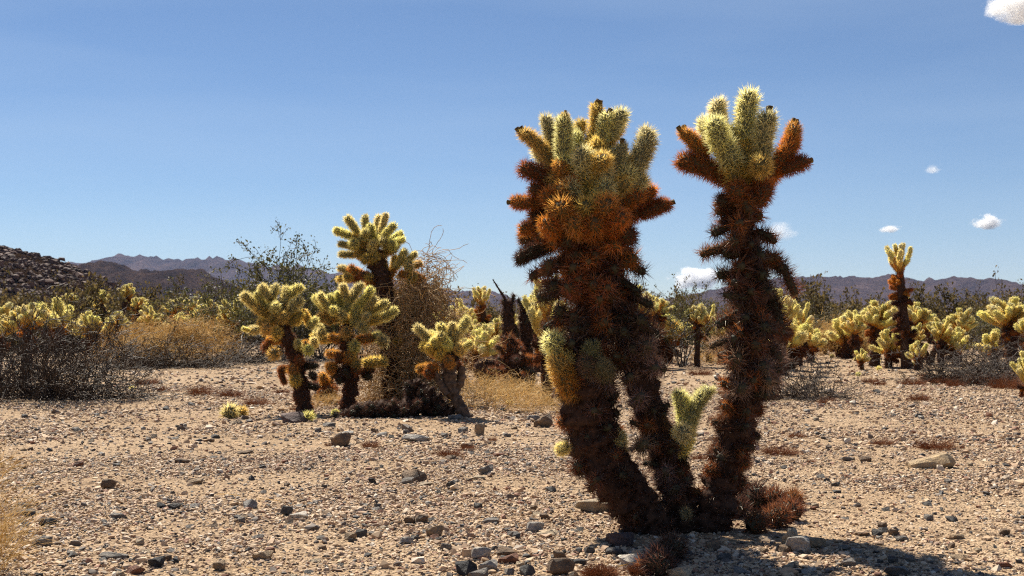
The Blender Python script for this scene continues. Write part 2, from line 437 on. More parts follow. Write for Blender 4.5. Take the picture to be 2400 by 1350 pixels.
def build_gravel():
    r = np.random.RandomState(5)
    P = []; Sc = []
    def zone(n, d0, d1, s_mean, s_sig, fl=.6):
        D = np.sqrt(r.uniform(d0 * d0, d1 * d1, n))
        x = r.uniform(-.56, .56, n) * D
        cl = fbm(x * 1.4, D * 1.4, 77, 3)
        keep = r.rand(n) < np.clip(.10 + 2.4 * (cl - .30), .12, 1)
        x, D = x[keep], D[keep]; n = len(x)
        s = s_mean * np.exp(r.normal(0, s_sig, n))
        P.append(np.stack([x, D, gz(x, D) + s * .12], -1))
        Sc.append(np.stack([s * r.uniform(.8, 1.5, n), s * r.uniform(.7, 1.2, n), s * r.uniform(.4, .95, n)], -1))
    zone(270000, 3.3, 8.0, .0105, .42)
    zone(7000, 3.3, 9.0, .024, .35)
    zone(170000, 8.0, 15.0, .0155, .42)
    zone(3500, 9.0, 18.0, .045, .3)
    zone(60000, 15.0, 34.0, .030, .4)
    P = np.concatenate(P); Sc = np.concatenate(Sc); n = len(P)
    me = bpy.data.meshes.new('gravel')
    me.vertices.add(n); me.vertices.foreach_set('co', P.astype(np.float32).ravel())
    a = me.attributes.new('scl', 'FLOAT_VECTOR', 'POINT'); a.data.foreach_set('vector', Sc.astype(np.float32).ravel())
    rot = np.stack([r.normal(0, .25, n), r.normal(0, .25, n), r.uniform(0, 6.28, n)], -1)
    a = me.attributes.new('rot', 'FLOAT_VECTOR', 'POINT'); a.data.foreach_set('vector', rot.astype(np.float32).ravel())
    o = link('gravel', me)
    tag(o, 'coarse tan and grey gravel strewn over the desert floor', 'gravel', kind='stuff')
    me.materials.append(M_GRAVEL)
    col = bpy.data.collections.new('gravel_pieces')
    for p in GRAVEL_PROTO:
        col.objects.link(bpy.data.objects.new('gravel_piece', p))
    ng = bpy.data.node_groups.new('scatter_gravel', 'GeometryNodeTree')
    ng.interface.new_socket('Geometry', in_out='INPUT', socket_type='NodeSocketGeometry')
    ng.interface.new_socket('Geometry', in_out='OUTPUT', socket_type='NodeSocketGeometry')
    gi = ng.nodes.new('NodeGroupInput'); go = ng.nodes.new('NodeGroupOutput')
    ci = ng.nodes.new('GeometryNodeCollectionInfo'); ci.inputs['Collection'].default_value = col
    ci.inputs['Separate Children'].default_value = True; ci.inputs['Reset Children'].default_value = True
    ip = ng.nodes.new('GeometryNodeInstanceOnPoints'); ip.inputs['Pick Instance'].default_value = True
    ar = ng.nodes.new('GeometryNodeInputNamedAttribute'); ar.data_type = 'FLOAT_VECTOR'; ar.inputs['Name'].default_value = 'rot'
    as_ = ng.nodes.new('GeometryNodeInputNamedAttribute'); as_.data_type = 'FLOAT_VECTOR'; as_.inputs['Name'].default_value = 'scl'
    e2r = ng.nodes.new('FunctionNodeEulerToRotation')
    L = ng.links.new
    L(gi.outputs[0], ip.inputs['Points']); L(ci.outputs[0], ip.inputs['Instance'])
    L(ar.outputs[0], e2r.inputs[0]); L(e2r.outputs[0], ip.inputs['Rotation']); L(as_.outputs[0], ip.inputs['Scale'])
    L(ip.outputs[0], go.inputs[0])
    md = o.modifiers.new('scatter', 'NODES'); md.node_group = ng
build_gravel()

def stone(px, py, w, h, col, label, seed, big=True, group=None, flat=1.0, rz=None, tilt=None):
    r = random.Random(seed)
    p = G(px, py + h * .42)
    mpp = p[1] / F
    ms = BIGSTONES if big else STONES
    o = link('stone', ms[seed % len(ms)], None, col)
    o.scale = (w * mpp * 1.12, w * mpp * r.uniform(.7, .95), h * mpp * 1.2)
    o.rotation_euler = (r.uniform(-.12, .12), tilt if tilt is not None else r.uniform(-.12, .12), rz if rz is not None else r.uniform(-.35, .35))
    o.location = (p[0], p[1] + w * mpp * .3, p[2] + h * mpp * .38)
    tag(o, label, 'stone', group)
    return o

TAN, LTAN, GRY, LGR, DGR, BLK, RBR, BRN, WHT, PUR = (.40, .28, .17), (.55, .43, .29), (.27, .24, .21), (.46, .42, .37), (.13, .12, .11), (.06, .058, .058), (.27, .12, .07), (.24, .16, .10), (.70, .62, .52), (.15, .10, .09)
NAMED = [
 (797, 1032, 46, 36, BRN, 'squarish brown stone sitting alone before the clump of cacti'),
 (1123, 1013, 25, 33, TAN, 'upright tan block of stone standing on end on the gravel'),
 (975, 1033, 62, 17, LGR, 'low flat light grey stone near the upright tan block'),
 (968, 1122, 60, 30, BRN, 'long dark brown stone with smaller pale stones at its foot'),
 (1140, 1104, 36, 24, GRY, 'angular grey stone with a flat pale stone just before it'),
 (1392, 1183, 98, 34, LTAN, 'long pale tan stone slab beside the base of the great cholla'),
 (1257, 1228, 42, 26, LGR, 'mottled pale grey stone with a thin slab before it'),
 (1288, 1242, 50, 15, LTAN, 'thin pale slab leaning before the mottled pale grey stone'),
 (1018, 1235, 40, 31, TAN, 'rounded tan and grey stone alone on the open gravel'),
 (1452, 1258, 70, 38, PUR, 'smooth dark purplish brown boulder at the foot of the great cholla'),
 (1320, 1322, 68, 44, BRN, 'big angular brown stone beside the rusty spiny tuft'),
 (1095, 1318, 54, 36, BLK, 'black angular stone in the cluster of stones'),
 (1145, 1312, 48, 28, LGR, 'pale veined stone leaning on the black angular stone'),
 (1120, 1332, 48, 24, GRY, 'flat grey stone before the black angular stone'),
 (1130, 1284, 48, 30, LGR, 'whitish rounded stone behind the black angular stone'),
 (1490, 1308, 68, 26, WHT, 'broken white and grey stone in the shade of the great cholla'),
 (1855, 1262, 42, 40, LTAN, 'tall tan stone behind the pale pointed stone'),
 (1872, 1280, 66, 44, LGR, 'pale pointed stone in front of two tan stones'),
 (1921, 1279, 48, 24, TAN, 'tan brick shaped stone beside the pale pointed stone'),
 (1680, 1277, 42, 26, BRN, 'round brown stone half in the cactus shadow'),
 (1595, 1340, 62, 34, LTAN, 'tan rounded stone beside the black dead cactus stump'),
 (694, 1205, 50, 17, WHT, 'cream coloured flat stone beside a dark upright stone'),
 (672, 1194, 28, 24, DGR, 'dark stone tucked behind the cream coloured flat stone'),
 (583, 1178, 34, 24, LGR, 'pale grey knobbly stone lying by a thin straw'),
 (613, 1292, 48, 22, TAN, 'split tan stone with a reddish stone behind it'),
 (362, 1311, 40, 26, BLK, 'rounded nearly black stone on the open gravel'),
 (253, 1130, 36, 24, BRN, 'brown grey lump of stone with a small pale stone before it'),
 (690, 984, 66, 28, PUR, 'dark low slab of stone under the two headed cholla trunk'),
 (1275, 992, 48, 32, BRN, 'blocky brown stone at the edge of the dry grass'),
 (2105, 1346, 70, 26, DGR, 'dark flat slab of stone at the end of the cactus shadow'),
 (262, 1303, 66, 15, GRY, 'long thin slate grey slab lying flat on gravel'),
 (1236, 1325, 36, 30, DGR, 'black and white knobbly stone between the stone cluster and big brown stone'),
]
for k, s in enumerate(NAMED):
    stone(*s[:6], seed=k * 3 + 1)
# the long two-lobed boulder on the right
def long_stone():
    pts = [(-.5, 0, .13, .13), (-.38, 0, .15, .17), (-.2, 0, .17, .18), (0, 0, .19, .19), (.15, 0, .23, .22), (.32, 0, .27, .23), (.45, 0, .27, .19), (.53, 0, .25, .08)]
    V = []; n = 12; r = np.random.RandomState(8)
    for (x, y, z, rad) in pts:
        for k in range(n):
            a = 2 * math.pi * k / n
            q = 1 + r.uniform(-.10, .10)
            V.append((x + r.uniform(-.02, .02), rad * 1.15 * q * math.cos(a), max(0, z + rad * q * math.sin(a) * 1.0 - .05)))
    T = []
    for i in range(len(pts) - 1):
        for k in range(n):
            a, b = i * n + k, i * n + (k + 1) % n
            T += [(a, b, b + n), (a, b + n, a + n)]
    for base, fl in ((0, 1), ((len(pts) - 1) * n, 0)):
        V.append(tuple(np.mean(V[base:base + n], axis=0))); c = len(V) - 1
        for k in range(n):
            a, b = base + k, base + (k + 1) % n
            T.append((c, b, a) if fl else (c, a, b))
    m = mesh_tri('long_stone', np.array(V), np.array(T), [M_STONE], smooth=False)
    o = link('stone', m, None, (.50, .36, .21))
    p = G(2185, 1100); s = 108 * p[1] / F
    o.scale = (s, s, s * .86); o.rotation_euler = (0, 0, .12); o.location = (p[0], p[1] + .04, p[2] - .015)
    tag(o, 'long two lobed tan boulder lying alone on the open gravel', 'stone')
long_stone()
OTHERS = [(895, 1022, 26, 11, LGR), (1085, 1015, 24, 15, GRY), (1093, 1050, 30, 15, BRN), (955, 1132, 28, 15, GRY), (997, 1138, 32, 11, LTAN), (1057, 1138, 23, 17, DGR),
 (1122, 1122, 32, 13, LTAN), (873, 1132, 19, 17, BLK), (1293, 1148, 26, 15, DGR), (1203, 1243, 28, 15, GRY), (1045, 1268, 27, 17, GRY), (955, 1255, 32, 17, LGR), (846, 1240, 28, 21, DGR),
 (820, 1247, 27, 19, TAN), (958, 1212, 29, 19, BRN), (988, 1210, 30, 21, BRN), (1187, 1280, 48, 24, BRN), (1193, 1297, 52, 22, RBR), (1358, 1305, 36, 24, BLK), (1315, 1292, 36, 25, BRN),
 (1345, 1340, 24, 22, TAN), (1382, 1282, 25, 21, DGR), (1440, 1285, 42, 15, DGR), (1290, 1352, 62, 20, GRY), (1700, 1307, 36, 19, DGR), (1842, 1290, 30, 20, BRN), (1988, 1076, 33, 11, GRY),
 (2030, 1077, 30, 13, BRN), (2060, 1253, 30, 18, DGR), (2025, 1256, 36, 12, BRN), (2357, 1250, 26, 26, BRN), (2358, 1331, 32, 15, RBR), (2258, 1316, 46, 12, TAN), (55, 1203, 44, 17, DGR),
 (55, 1183, 34, 12, GRY), (110, 1225, 42, 20, DGR), (100, 1272, 38, 26, GRY), (313, 1330, 40, 19, RBR), (510, 1315, 32, 24, TAN), (457, 1126, 34, 13, TAN), (376, 1180, 22, 15, BLK),
 (405, 1182, 32, 15, DGR), (630, 1277, 27, 19, RBR), (277, 1208, 40, 15, GRY), (548, 992, 26, 11, TAN), (1065, 984, 32, 12, GRY), (425, 1082, 34, 11, BRN), (575, 1061, 40, 8, BRN),
 (115, 1020, 28, 10, BRN), (503, 1024, 20, 10, DGR), (490, 1033, 22, 9, BRN), (182, 1087, 24, 14, RBR), (2190, 1090, 22, 9, GRY), (1960, 1132, 20, 11, DGR), (1962, 1147, 22, 10, DGR),
 (2098, 1256, 26, 18, BRN), (2235, 1220, 28, 14, DGR), (2118, 1270, 32, 12, GRY), (2008, 1298, 26, 14, LGR), (1983, 1290, 30, 12, GRY), (2250, 1265, 34, 13, TAN), (2232, 1286, 16, 12, BRN),
 (1990, 1325, 40, 18, GRY), (1900, 1345, 36, 18, LGR), (1740, 1340, 40, 16, GRY), (1850, 1330, 26, 14, LTAN), (1150, 1212, 40, 18, GRY), (1280, 1205, 28, 14, BRN), (1055, 1075, 26, 11, BRN),
 (1168, 1070, 26, 9, RBR), (1187, 1028, 18, 9, GRY), (1252, 982, 32, 14, GRY), (745, 1010, 16, 12, GRY), (770, 1000, 30, 10, GRY), (876, 1013, 18, 12, BRN), (815, 1018, 28, 9, LGR)]
cname = {TAN: 'tan', LTAN: 'pale tan', GRY: 'grey', LGR: 'light grey', DGR: 'dark grey', BLK: 'nearly black', RBR: 'reddish brown', BRN: 'brown', WHT: 'white'}
for k, s in enumerate(OTHERS):
    stone(*s[:5], 'fist sized %s stone lying loose on the gravel' % cname[s[4]], k * 7 + 2, True, 'fist sized %s stones' % cname[s[4]])
rs = random.Random(12)
for k in range(190):
    py = rs.choice([rs.uniform(960, 1100), rs.uniform(1080, 1345), rs.uniform(1150, 1345)]); px = rs.uniform(0, 2400)
    if 1450 < px < 1760 and 1190 < py < 1250: continue
    c = rs.choice([TAN, LTAN, GRY, GRY, LGR, DGR, DGR, BRN, RBR])
    w = rs.uniform(14, 24) * (.6 + .4 * (py - 900) / 400)
    stone(px, py, w, w * rs.uniform(.35, .7), c, 'pebble sized %s stone half bedded in the gravel' % cname[c], k * 5 + 3, False, 'pebble sized %s stones' % cname[c])

def build_boulders():
    r = np.random.RandomState(9)
    ny, nx = HX.shape
    cand = []
    while len(cand) < 3400:
        j = r.randint(4, ny // 2 + 3); i = r.randint(0, nx - 1)
        x, y, z = HX[j, i] + r.uniform(-1, 1), HY[j, i] + r.uniform(-1, 1), HZ[j, i]
        px = x / y * F + 1200; py = HOR - (z - H) / y * F
        if px < -160 or z < .4: continue
        if r.rand() > np.clip((z - .3) / 3.0, .15, 1): continue
        s = 0.46 * math.exp(r.normal(0, .5))
        cand.append((s / y, px, x, y, z, s))
    cand.sort(key=lambda c: -c[0] * (c[1] > 0))
    Vs, Ts, off = [], [], 0
    protos = []
    for m in BOULDERS:
        V = np.array([v.co[:] for v in m.vertices]); T = np.array([p.vertices[:] for p in m.polygons]); protos.append((V, T))
    n_ind = 0
    for k, (q, px, x, y, z, s) in enumerate(cand):
        sc = np.array([s * r.uniform(1.0, 1.7), s * r.uniform(.9, 1.4), s * r.uniform(.5, 1.0)])
        e = (r.normal(0, .3), r.normal(0, .3), r.uniform(0, 6.28))
        if n_ind < 280 and px > 0:
            o = link('boulder', BOULDERS[k % 9]); o.location = (x, y, z + sc[2] * .2); o.scale = sc; o.rotation_euler = e
            sk = HOR - (z - H) / y * F; cr = np.interp(px, [0, 64, 143, 191, 248, 306, 420], [571, 583, 607, 630, 653, 692, 730])
            if sk < cr + 14: lb, gp = 'dark boulder on the crest of the rocky hill against the sky', 'boulders on the hill crest'
            elif sk > cr + 75 or z < 3: lb, gp = 'dark boulder low on the rocky hill just above the brush', 'boulders at the foot of the hill'
            else: lb, gp = 'dark brown boulder halfway up the rocky hill', 'boulders halfway up the hill'
            tag(o, lb, 'boulder', gp); n_ind += 1
        else:
            V, T = protos[k % 9]
            R = np.array(Quaternion((0, 0, 1), e[2]).to_matrix())
            Vs.append((V * sc) @ R.T + np.array([x, y, z + sc[2] * .2])); Ts.append(T + off); off += len(V)
    tag(link('rubble', mesh_tri('rubble', np.concatenate(Vs), np.concatenate(Ts), [M_BOULDER])), 'smaller dark rubble covering the rocky hill between its boulders', 'rubble', kind='stuff')
build_boulders()

# ------------------------------------------------------------------ cholla cactus
def unit(v):
    v = np.asarray(v, float)
    return v / np.maximum(np.linalg.norm(v, axis=-1, keepdims=True), 1e-9)

def blades(P, Dv, L, w, r):
    """spines: each a thin folded blade tapering to a point"""
    n = len(P)
    a = unit(np.cross(Dv, r.normal(size=(n, 3)))); b = np.cross(Dv, a)
    w = np.asarray(w).reshape(-1, 1); L = np.asarray(L).reshape(-1, 1)
    V = np.stack([P - a * w, P + b * w * .9, P + a * w, P + Dv * L], 1).reshape(-1, 3)
    i = np.arange(n)[:, None] * 4
    T = np.concatenate([i + np.array([[0, 1, 3]]), i + np.array([[1, 2, 3]])])
    return V, T

def capsule(L, R, bend, nu=9, nv=9):
    """profile of a joint: narrow base, full body, round tip"""
    ts = np.linspace(0, 1, 60)
    rad = R * np.minimum(1, (.55 + .6 * np.sqrt(np.clip(ts / .25, 0, 1)) * .75)) * np.sqrt(np.clip(1 - np.clip((ts - (1 - R / L)) / (R / L), 0, 1) ** 2, 0, 1))
    z = ts * L
    cx = bend * L * ts ** 2
    return ts, z, rad, cx

def joint_data(L, R, sl, bend, spacing, ns, sw, seed, flop=0.0):
    r = np.random.RandomState(seed)
    ts, z, rad, cx = capsule(L, R, bend)
    nu = 10; idx = np.linspace(0, 59, 11).astype(int); idx = np.concatenate([idx[:-1], [57, 59]])
    V = []
    for i in idx:
        a = np.arange(nu) * 2 * np.pi / nu
        rr = max(rad[i], 1e-4) * (1 + .08 * r.uniform(-1, 1, nu))
        V.append(np.stack([cx[i] + rr * np.cos(a), rr * np.sin(a), np.full(nu, z[i])], -1))
    V = np.concatenate(V); T = []
    for i in range(len(idx) - 1):
        for k in range(nu):
            a, b = i * nu + k, i * nu + (k + 1) % nu
            T += [(a, b, b + nu), (a, b + nu, a + nu)]
    T = np.array(T)
    dz = np.gradient(z); dr = np.gradient(rad); ds = np.hypot(dz, dr)
    cum = np.cumsum(2 * np.pi * rad * ds); n = max(20, int(cum[-1] / spacing ** 2)); cum /= cum[-1]
    u = (np.arange(n) + .5) / n
    fi = np.interp(u, cum, np.arange(60)); i = fi.astype(int)
    ph = np.arange(n) * 2.39996 + r.normal(0, .08, n)
    nr = dz[i] / ds[i]; nz = -dr[i] / ds[i]
    nr = np.where(rad[i] < R * .35, .3, nr)
    nrm = unit(np.stack([nr * np.cos(ph), nr * np.sin(ph), np.clip(nz, -.3, 1)], -1))
    pos = np.stack([np.interp(fi, np.arange(60), cx) + np.interp(fi, np.arange(60), rad) * np.cos(ph), np.interp(fi, np.arange(60), rad) * np.sin(ph), np.interp(fi, np.arange(60), z)], -1)
    P = np.repeat(pos, ns, 0); Nn = np.repeat(nrm, ns, 0); m = len(P)
    D = unit(Nn * .85 + r.normal(0, .52, (m, 3)) + np.array([0, 0, .22 - flop]))
    D = np.where((np.sum(D * Nn, -1) < .05)[:, None], unit(D + Nn * .9), D)
    Vs, Ts = blades(P, D, sl * r.uniform(.55, 1.15, m), sw * r.uniform(.7, 1.2, m), r)
    return V, T, Vs, Ts

# (length, body radius, spine length, bend): metres
KINDS = {'ball': (.062, .0265, .032, 0), 'short': (.085, .0265, .032, .05), 'mid': (.115, .027, .031, .12), 'long': (.155, .0275, .030, .2), 'arm': (.22, .0275, .029, .22)}
JM = {}
for li, (lod, spc, ns, sw) in enumerate((('near', .0105, 6, .0013), ('mid', .0135, 6, .0019), ('far', .022, 5, .0036), ('dead', .0140, 6, .0013))):
    for ki, (kn, (L, R, s_, bd)) in enumerate(KINDS.items()):
        for v in range(3 if lod == 'near' else 2):
            if lod == 'dead': R, s_, fl = R * .72, .045, .22
            else: fl = 0
            V, T, Vs, Ts = joint_data(L * (1 + .08 * (v - .5)), R * (1 + .06 * (v - .5)), s_, bd * (.4 + v * .6), spc, ns, sw, 1000 + li * 100 + ki * 10 + v, fl)
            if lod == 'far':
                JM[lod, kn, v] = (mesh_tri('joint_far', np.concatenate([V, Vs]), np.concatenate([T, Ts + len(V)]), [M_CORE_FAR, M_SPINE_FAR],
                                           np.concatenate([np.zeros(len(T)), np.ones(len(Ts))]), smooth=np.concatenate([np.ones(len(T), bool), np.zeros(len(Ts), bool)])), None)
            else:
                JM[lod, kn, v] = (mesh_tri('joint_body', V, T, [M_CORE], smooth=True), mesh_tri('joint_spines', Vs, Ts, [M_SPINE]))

RJ = random.Random(77)
def jit(c, a=.14):
    k = 1 + RJ.uniform(-a, a); h = RJ.uniform(-a, a) * .5
    return (max(0, c[0] * k * (1 + h * .3)), max(0, c[1] * k * (1 + h)), max(0, c[2] * k * (1 - h)))

def joint(root, a, b, w, col, lod='near', origin=None, name='joint'):
    """one stem joint from a to b (world), w = width across the spines in metres"""
    a = np.asarray(a, float); b = np.asarray(b, float)
    if origin is None: origin = np.array(root.location)
    d = b - a; L = max(np.linalg.norm(d), .03); d = d / np.linalg.norm(d)
    s = w / .096 * {'near': 1.08, 'mid': 1.14, 'far': 1.08, 'dead': 1.10}[lod]
    kn = min(KINDS, key=lambda k: abs(math.log(KINDS[k][0] * s / L)))
    v = RJ.randrange(3 if lod == 'near' else 2)
    body, sp = JM[lod, kn, v]
    L0 = body.vertices and KINDS[kn][0]
    o = link(name, body, root, jit(col))
    zs = min(1.5, max(.72, (L / L0) / s))
    chord = Vector((KINDS[kn][3] * (.4 + v * .6), 0, zs)).rotation_difference(Vector((0, 0, 1)))      # a bent joint still ends at b
    q = Vector(d).to_track_quat('Z', 'Y') @ Quaternion((0, 0, 1), RJ.uniform(0, 6.28)) @ chord
    o.rotation_mode = 'QUATERNION'; o.rotation_quaternion = q
    o.location = tuple(a - origin)
    o.scale = (s, s, zs * s)
    if sp is not None:
        c = link('spines', sp, o, o.color[:3]); c['kind'] = 'stuff'
    return o

def fruit_mesh():
    V = []; T = []; n = 7
    prof = [(.008, 0), (.011, .010), (.0105, .02), (.012, .026), (.008, .024), (.005, .018)]
    for (rr, z) in prof:
        for k in range(n):
            a = 2 * math.pi * k / n; V.append((rr * math.cos(a), rr * math.sin(a), z))
    for i in range(len(prof) - 1):
        for k in range(n):
            a, b = i * n + k, i * n + (k + 1) % n
            T += [(a, b, b + n), (a, b + n, a + n)]
    for k in range(1, n - 1): T.append(((len(prof) - 1) * n, (len(prof) - 1) * n + k, (len(prof) - 1) * n + k + 1))
    return mesh_tri('fruit', np.array(V), np.array(T), [M_FRUIT], smooth=True)
FRUIT = fruit_mesh()
def fruits(j, n=2):
    kl = max(v.co.z for v in j.data.vertices); cx = sum(v.co.x for v in j.data.vertices if v.co.z > kl * .95) / max(1, sum(1 for v in j.data.vertices if v.co.z > kl * .95))
    for k in range(n):
        f = link('fruit', FRUIT, j); a = 6.28 * k / n + RJ.uniform(0, 1)
        rr = .012 if n > 1 else 0
        f.location = (cx + rr * math.cos(a), rr * math.sin(a), kl - .006); f.rotation_euler = (RJ.uniform(-.4, .4), RJ.uniform(-.4, .4), 0)
        f.scale = (1.1, 1.1, 1.1 / max(.7, j.scale[2] / j.scale[0]))

def catmull(pts, rad, n):
    P = np.asarray(pts, float); R = np.asarray(rad, float)
    t = np.linspace(0, len(P) - 1, n); out = []; ro = np.interp(t, np.arange(len(P)), R)
    for u in t:
        i = min(int(u), len(P) - 2); f = u - i
        p0, p1, p2, p3 = P[max(i - 1, 0)], P[i], P[i + 1], P[min(i + 2, len(P) - 1)]
        out.append(.5 * ((2 * p1) + (-p0 + p2) * f + (2 * p0 - 5 * p1 + 4 * p2 - p3) * f * f + (-p0 + 3 * p1 - 3 * p2 + p3) * f ** 3))
    return np.array(out), ro

def tube(P, R, nv, r, rough=.1, cap=True, twist=0.0):
    tg = unit(np.gradient(P, axis=0)); ref = np.array([.13, 1.0, .07])
    a = unit(np.cross(tg, ref)); b = np.cross(tg, a)
    ang = np.arange(nv) * 2 * np.pi / nv
    rr = R[:, None] * (1 + rough * r.uniform(-1, 1, (len(P), nv)))
    an = ang[None, :] + twist * np.linspace(0, 1, len(P))[:, None]
    V = P[:, None, :] + rr[..., None] * (np.cos(an)[..., None] * a[:, None, :] + np.sin(an)[..., None] * b[:, None, :])
    V = V.reshape(-1, 3); n = len(P)
    i = np.arange(n * nv).reshape(n, nv); i2 = np.roll(i, -1, 1)
    q = np.stack([i[:-1], i2[:-1], i2[1:], i[1:]], -1).reshape(-1, 4)
    T = np.concatenate([q[:, [0, 1, 2]], q[:, [0, 2, 3]]])
    if cap:
        V = np.concatenate([V, P[:1], P[-1:] + tg[-1:] * R[-1] * .5])
        c0, c1 = n * nv, n * nv + 1
        T = np.concatenate([T, np.stack([np.full(nv, c0), i2[0], i[0]], -1), np.stack([np.full(nv, c1), i[-1], i2[-1]], -1)])
    return V, T, a, b

def trunk(root, pts, rad, col, spacing=.021, ns=9, sl=.036, sw=.0012, seed=0, lod='near', name='trunk', mat=None, flop=.35, rough=.13):
    r = np.random.RandomState(seed)
    org = np.array(root.location)
    n = max(8, int(len(pts) * 9))
    P, R = catmull(pts, rad, n); P = P - org
    tt = np.arange(n)
    R = R * (1 + .13 * np.sin(tt * 1.15 + seed) + .09 * np.sin(tt * 2.3 + seed * 2.1))
    V, T, a, b = tube(P, R, 14, r, rough)
    o = link(name, mesh_tri(name, V, T, [mat or M_DEAD], smooth=True), root, col)
    seg = np.linalg.norm(np.diff(P, axis=0), axis=1); area = 2 * np.pi * np.sum(seg * (R[:-1] + R[1:]) / 2)
    m = int(area / spacing ** 2)
    if m and ns:
        w = np.cumsum(np.concatenate([[0], seg * (R[:-1] + R[1:])])); w /= w[-1]
        fi = np.interp(r.rand(m), w, np.arange(n)); i = np.minimum(fi.astype(int), n - 2); f = (fi - i)[:, None]
        ph = r.uniform(0, 2 * np.pi, m)
        nrm = unit(np.cos(ph)[:, None] * a[i] + np.sin(ph)[:, None] * b[i])
        pos = P[i] * (1 - f) + P[i + 1] * f + nrm * np.interp(fi, np.arange(n), R)[:, None] * .97
        Pp = np.repeat(pos, ns, 0); Nn = np.repeat(nrm, ns, 0); k = len(Pp)
        D = unit(Nn * .7 + r.normal(0, .6, (k, 3)) + np.array([0, 0, -flop]))
        D = np.where((np.sum(D * Nn, -1) < .02)[:, None], unit(D + Nn * .9), D)
        Vs, Ts = blades(Pp, D, sl * r.uniform(.5, 1.2, k), sw * r.uniform(.7, 1.2, k), r)
        c = link('spines', mesh_tri('trunk_spines', Vs, Ts, [M_SPINE]), o, col); c['kind'] = 'stuff'
    return o

# ---- the great cholla in front
D0 = FH / (1238 - HOR)
MP = D0 / F
def great_cholla():
    o0 = G(1590, 1238)
    root = thing('cholla_cactus', 'great dark three trunked cholla with two pale spiny crowns', 'cactus', o0)
    def Q(x, y, d=0.0): return W(x, y, D0 + d)
    RTK = (.12, .045, .022)
    # trunks
    trunk(root, [Q(1530, 1246, .03), Q(1480, 1180), Q(1430, 1110, -.02), Q(1384, 1010), Q(1368, 890), Q(1385, 760), Q(1395, 620), Q(1385, 500), Q(1385, 440)],
          [.10, .084, .080, .104, .098, .080, .062, .045, .03], RTK, seed=1)
    trunk(root, [Q(1612, 1246), Q(1595, 1180, .02), Q(1565, 1080, .05), Q(1530, 980, .05), Q(1500, 880, .04), Q(1470, 760, .05), Q(1440, 660, .05), Q(1430, 560, .05)],
          [.088, .070, .062, .060, .060, .056, .045, .03], RTK, seed=2)
    trunk(root, [Q(1660, 1248, -.01), Q(1680, 1180), Q(1705, 1080, .03), Q(1735, 960, .03), Q(1757, 860, .02), Q(1765, 740), Q(1758, 620), Q(1742, 520), Q(1738, 450), Q(1742, 400)],
          [.088, .076, .074, .072, .068, .060, .048, .042, .045, .035], RTK, seed=3)
    trunk(root, [Q(1556, 1246, -.06), Q(1520, 1190, -.05), Q(1470, 1110, -.04), Q(1450, 1060, -.03)], [.07, .055, .05, .03], RTK, seed=4)
    def J(x0, y0, x1, y1, w, col, d0=0.0, d1=0.0, fr=0, lod='near'):
        j = joint(root, Q(x0, y0, d0), Q(x1, y1, d1), w * MP, col, lod)
        if fr: fruits(j, fr)
        return j
    def ball(x, y, w, col, d=-.10, lod='near', dx=0, dy=0):   # a joint that points out of the plant toward the viewer's side
        return J(x + dx * 1.8, y + 18 + dy, x, y, w, col, d + .075, d, 0, lod)
    # left crown
    for a in [
      (1300, 385, 1226, 312, 44, STRAWC, 0, .02, 2), (1292, 372, 1280, 285, 44, CREAM, .07, .08, 0), (1316, 372, 1320, 280, 50, CREAM, -.05, -.06, 0), (1323, 290, 1324, 266, 26, STRAWC, -.06, -.06, 1),
      (1345, 345, 1366, 280, 42, STRAWC, .06, .09, 0), (1385, 345, 1399, 252, 46, STRAWC, .03, .04, 2), (1412, 330, 1426, 262, 44, CREAM, .0, -.02, 1), (1425, 322, 1462, 256, 56, CREAM, .01, .0, 0),
      (1395, 470, 1372, 400, 66, STRAWC, -.08, -.10, 0), (1376, 420, 1362, 345, 62, CREAM, -.10, -.12, 0), (1420, 420, 1424, 352, 46, CREAM, .0, .0, 0), (1455, 425, 1457, 350, 44, CREAM, -.05, -.06, 1),
      (1440, 450, 1475, 400, 60, CREAM, -.06, -.08, 0), (1478, 410, 1516, 318, 58, CREAM, -.02, -.01, 0), (1430, 480, 1500, 420, 56, STRAWC, .03, .03, 0), (1395, 440, 1412, 400, 46, STRAWC, -.05, -.10, 0),
      (1375, 430, 1395, 350, 60, AMBER, .05, .06, 0), (1300, 450, 1340, 400, 50, AMBER, .02, .03, 0), (1345, 400, 1395, 330, 60, AMBER, .06, .07, 0),
      (1285, 415, 1216, 392, 54, RUST, -.02, -.03, 0), (1330, 440, 1270, 415, 52, RUST, .0, -.01, 0), (1325, 430, 1310, 385, 42, AMBER, -.06, -.09, 0), (1295, 460, 1245, 440, 46, RUST, -.02, -.04, 0),
      (1275, 475, 1203, 474, 42, ORANGE, -.02, -.02, 1), (1300, 500, 1238, 505, 46, BROWN, .0, .0, 0), (1290, 525, 1214, 540, 44, ORANGE, -.03, -.04, 0), (1300, 540, 1255, 560, 42, RUST, -.05, -.06, 0),
      (1310, 560, 1222, 560, 44, BROWN, .05, .05, 0), (1300, 575, 1222, 606, 46, DARK, .0, -.01, 0), (1350, 455, 1330, 420, 54, ORANGE, -.08, -.12, 0),
      (1440, 520, 1500, 490, 58, RUST, .0, .01, 0), (1495, 495, 1528, 440, 50, ORANGE, .01, .02, 0), (1500, 505, 1566, 478, 46, RUST, .0, .02, 1), (1450, 480, 1510, 440, 50, AMBER, .04, .05, 0)]:
        J(*a)
    for (x, y, w, c, dx) in [(1308, 482, 68, AMBER, 26), (1372, 478, 62, STRAWC, 8), (1424, 482, 66, AMBER, -14), (1455, 512, 58, ORANGE, -24), (1340, 516, 60, AMBER, 16), (1275, 520, 52, ORANGE, 30), (1395, 520, 58, ORANGE, 0)]:
        J(x + dx, y + 34, x, y - 4, w, c, -.13, -.235)      # stubby joints standing proud of the mass, into the sun
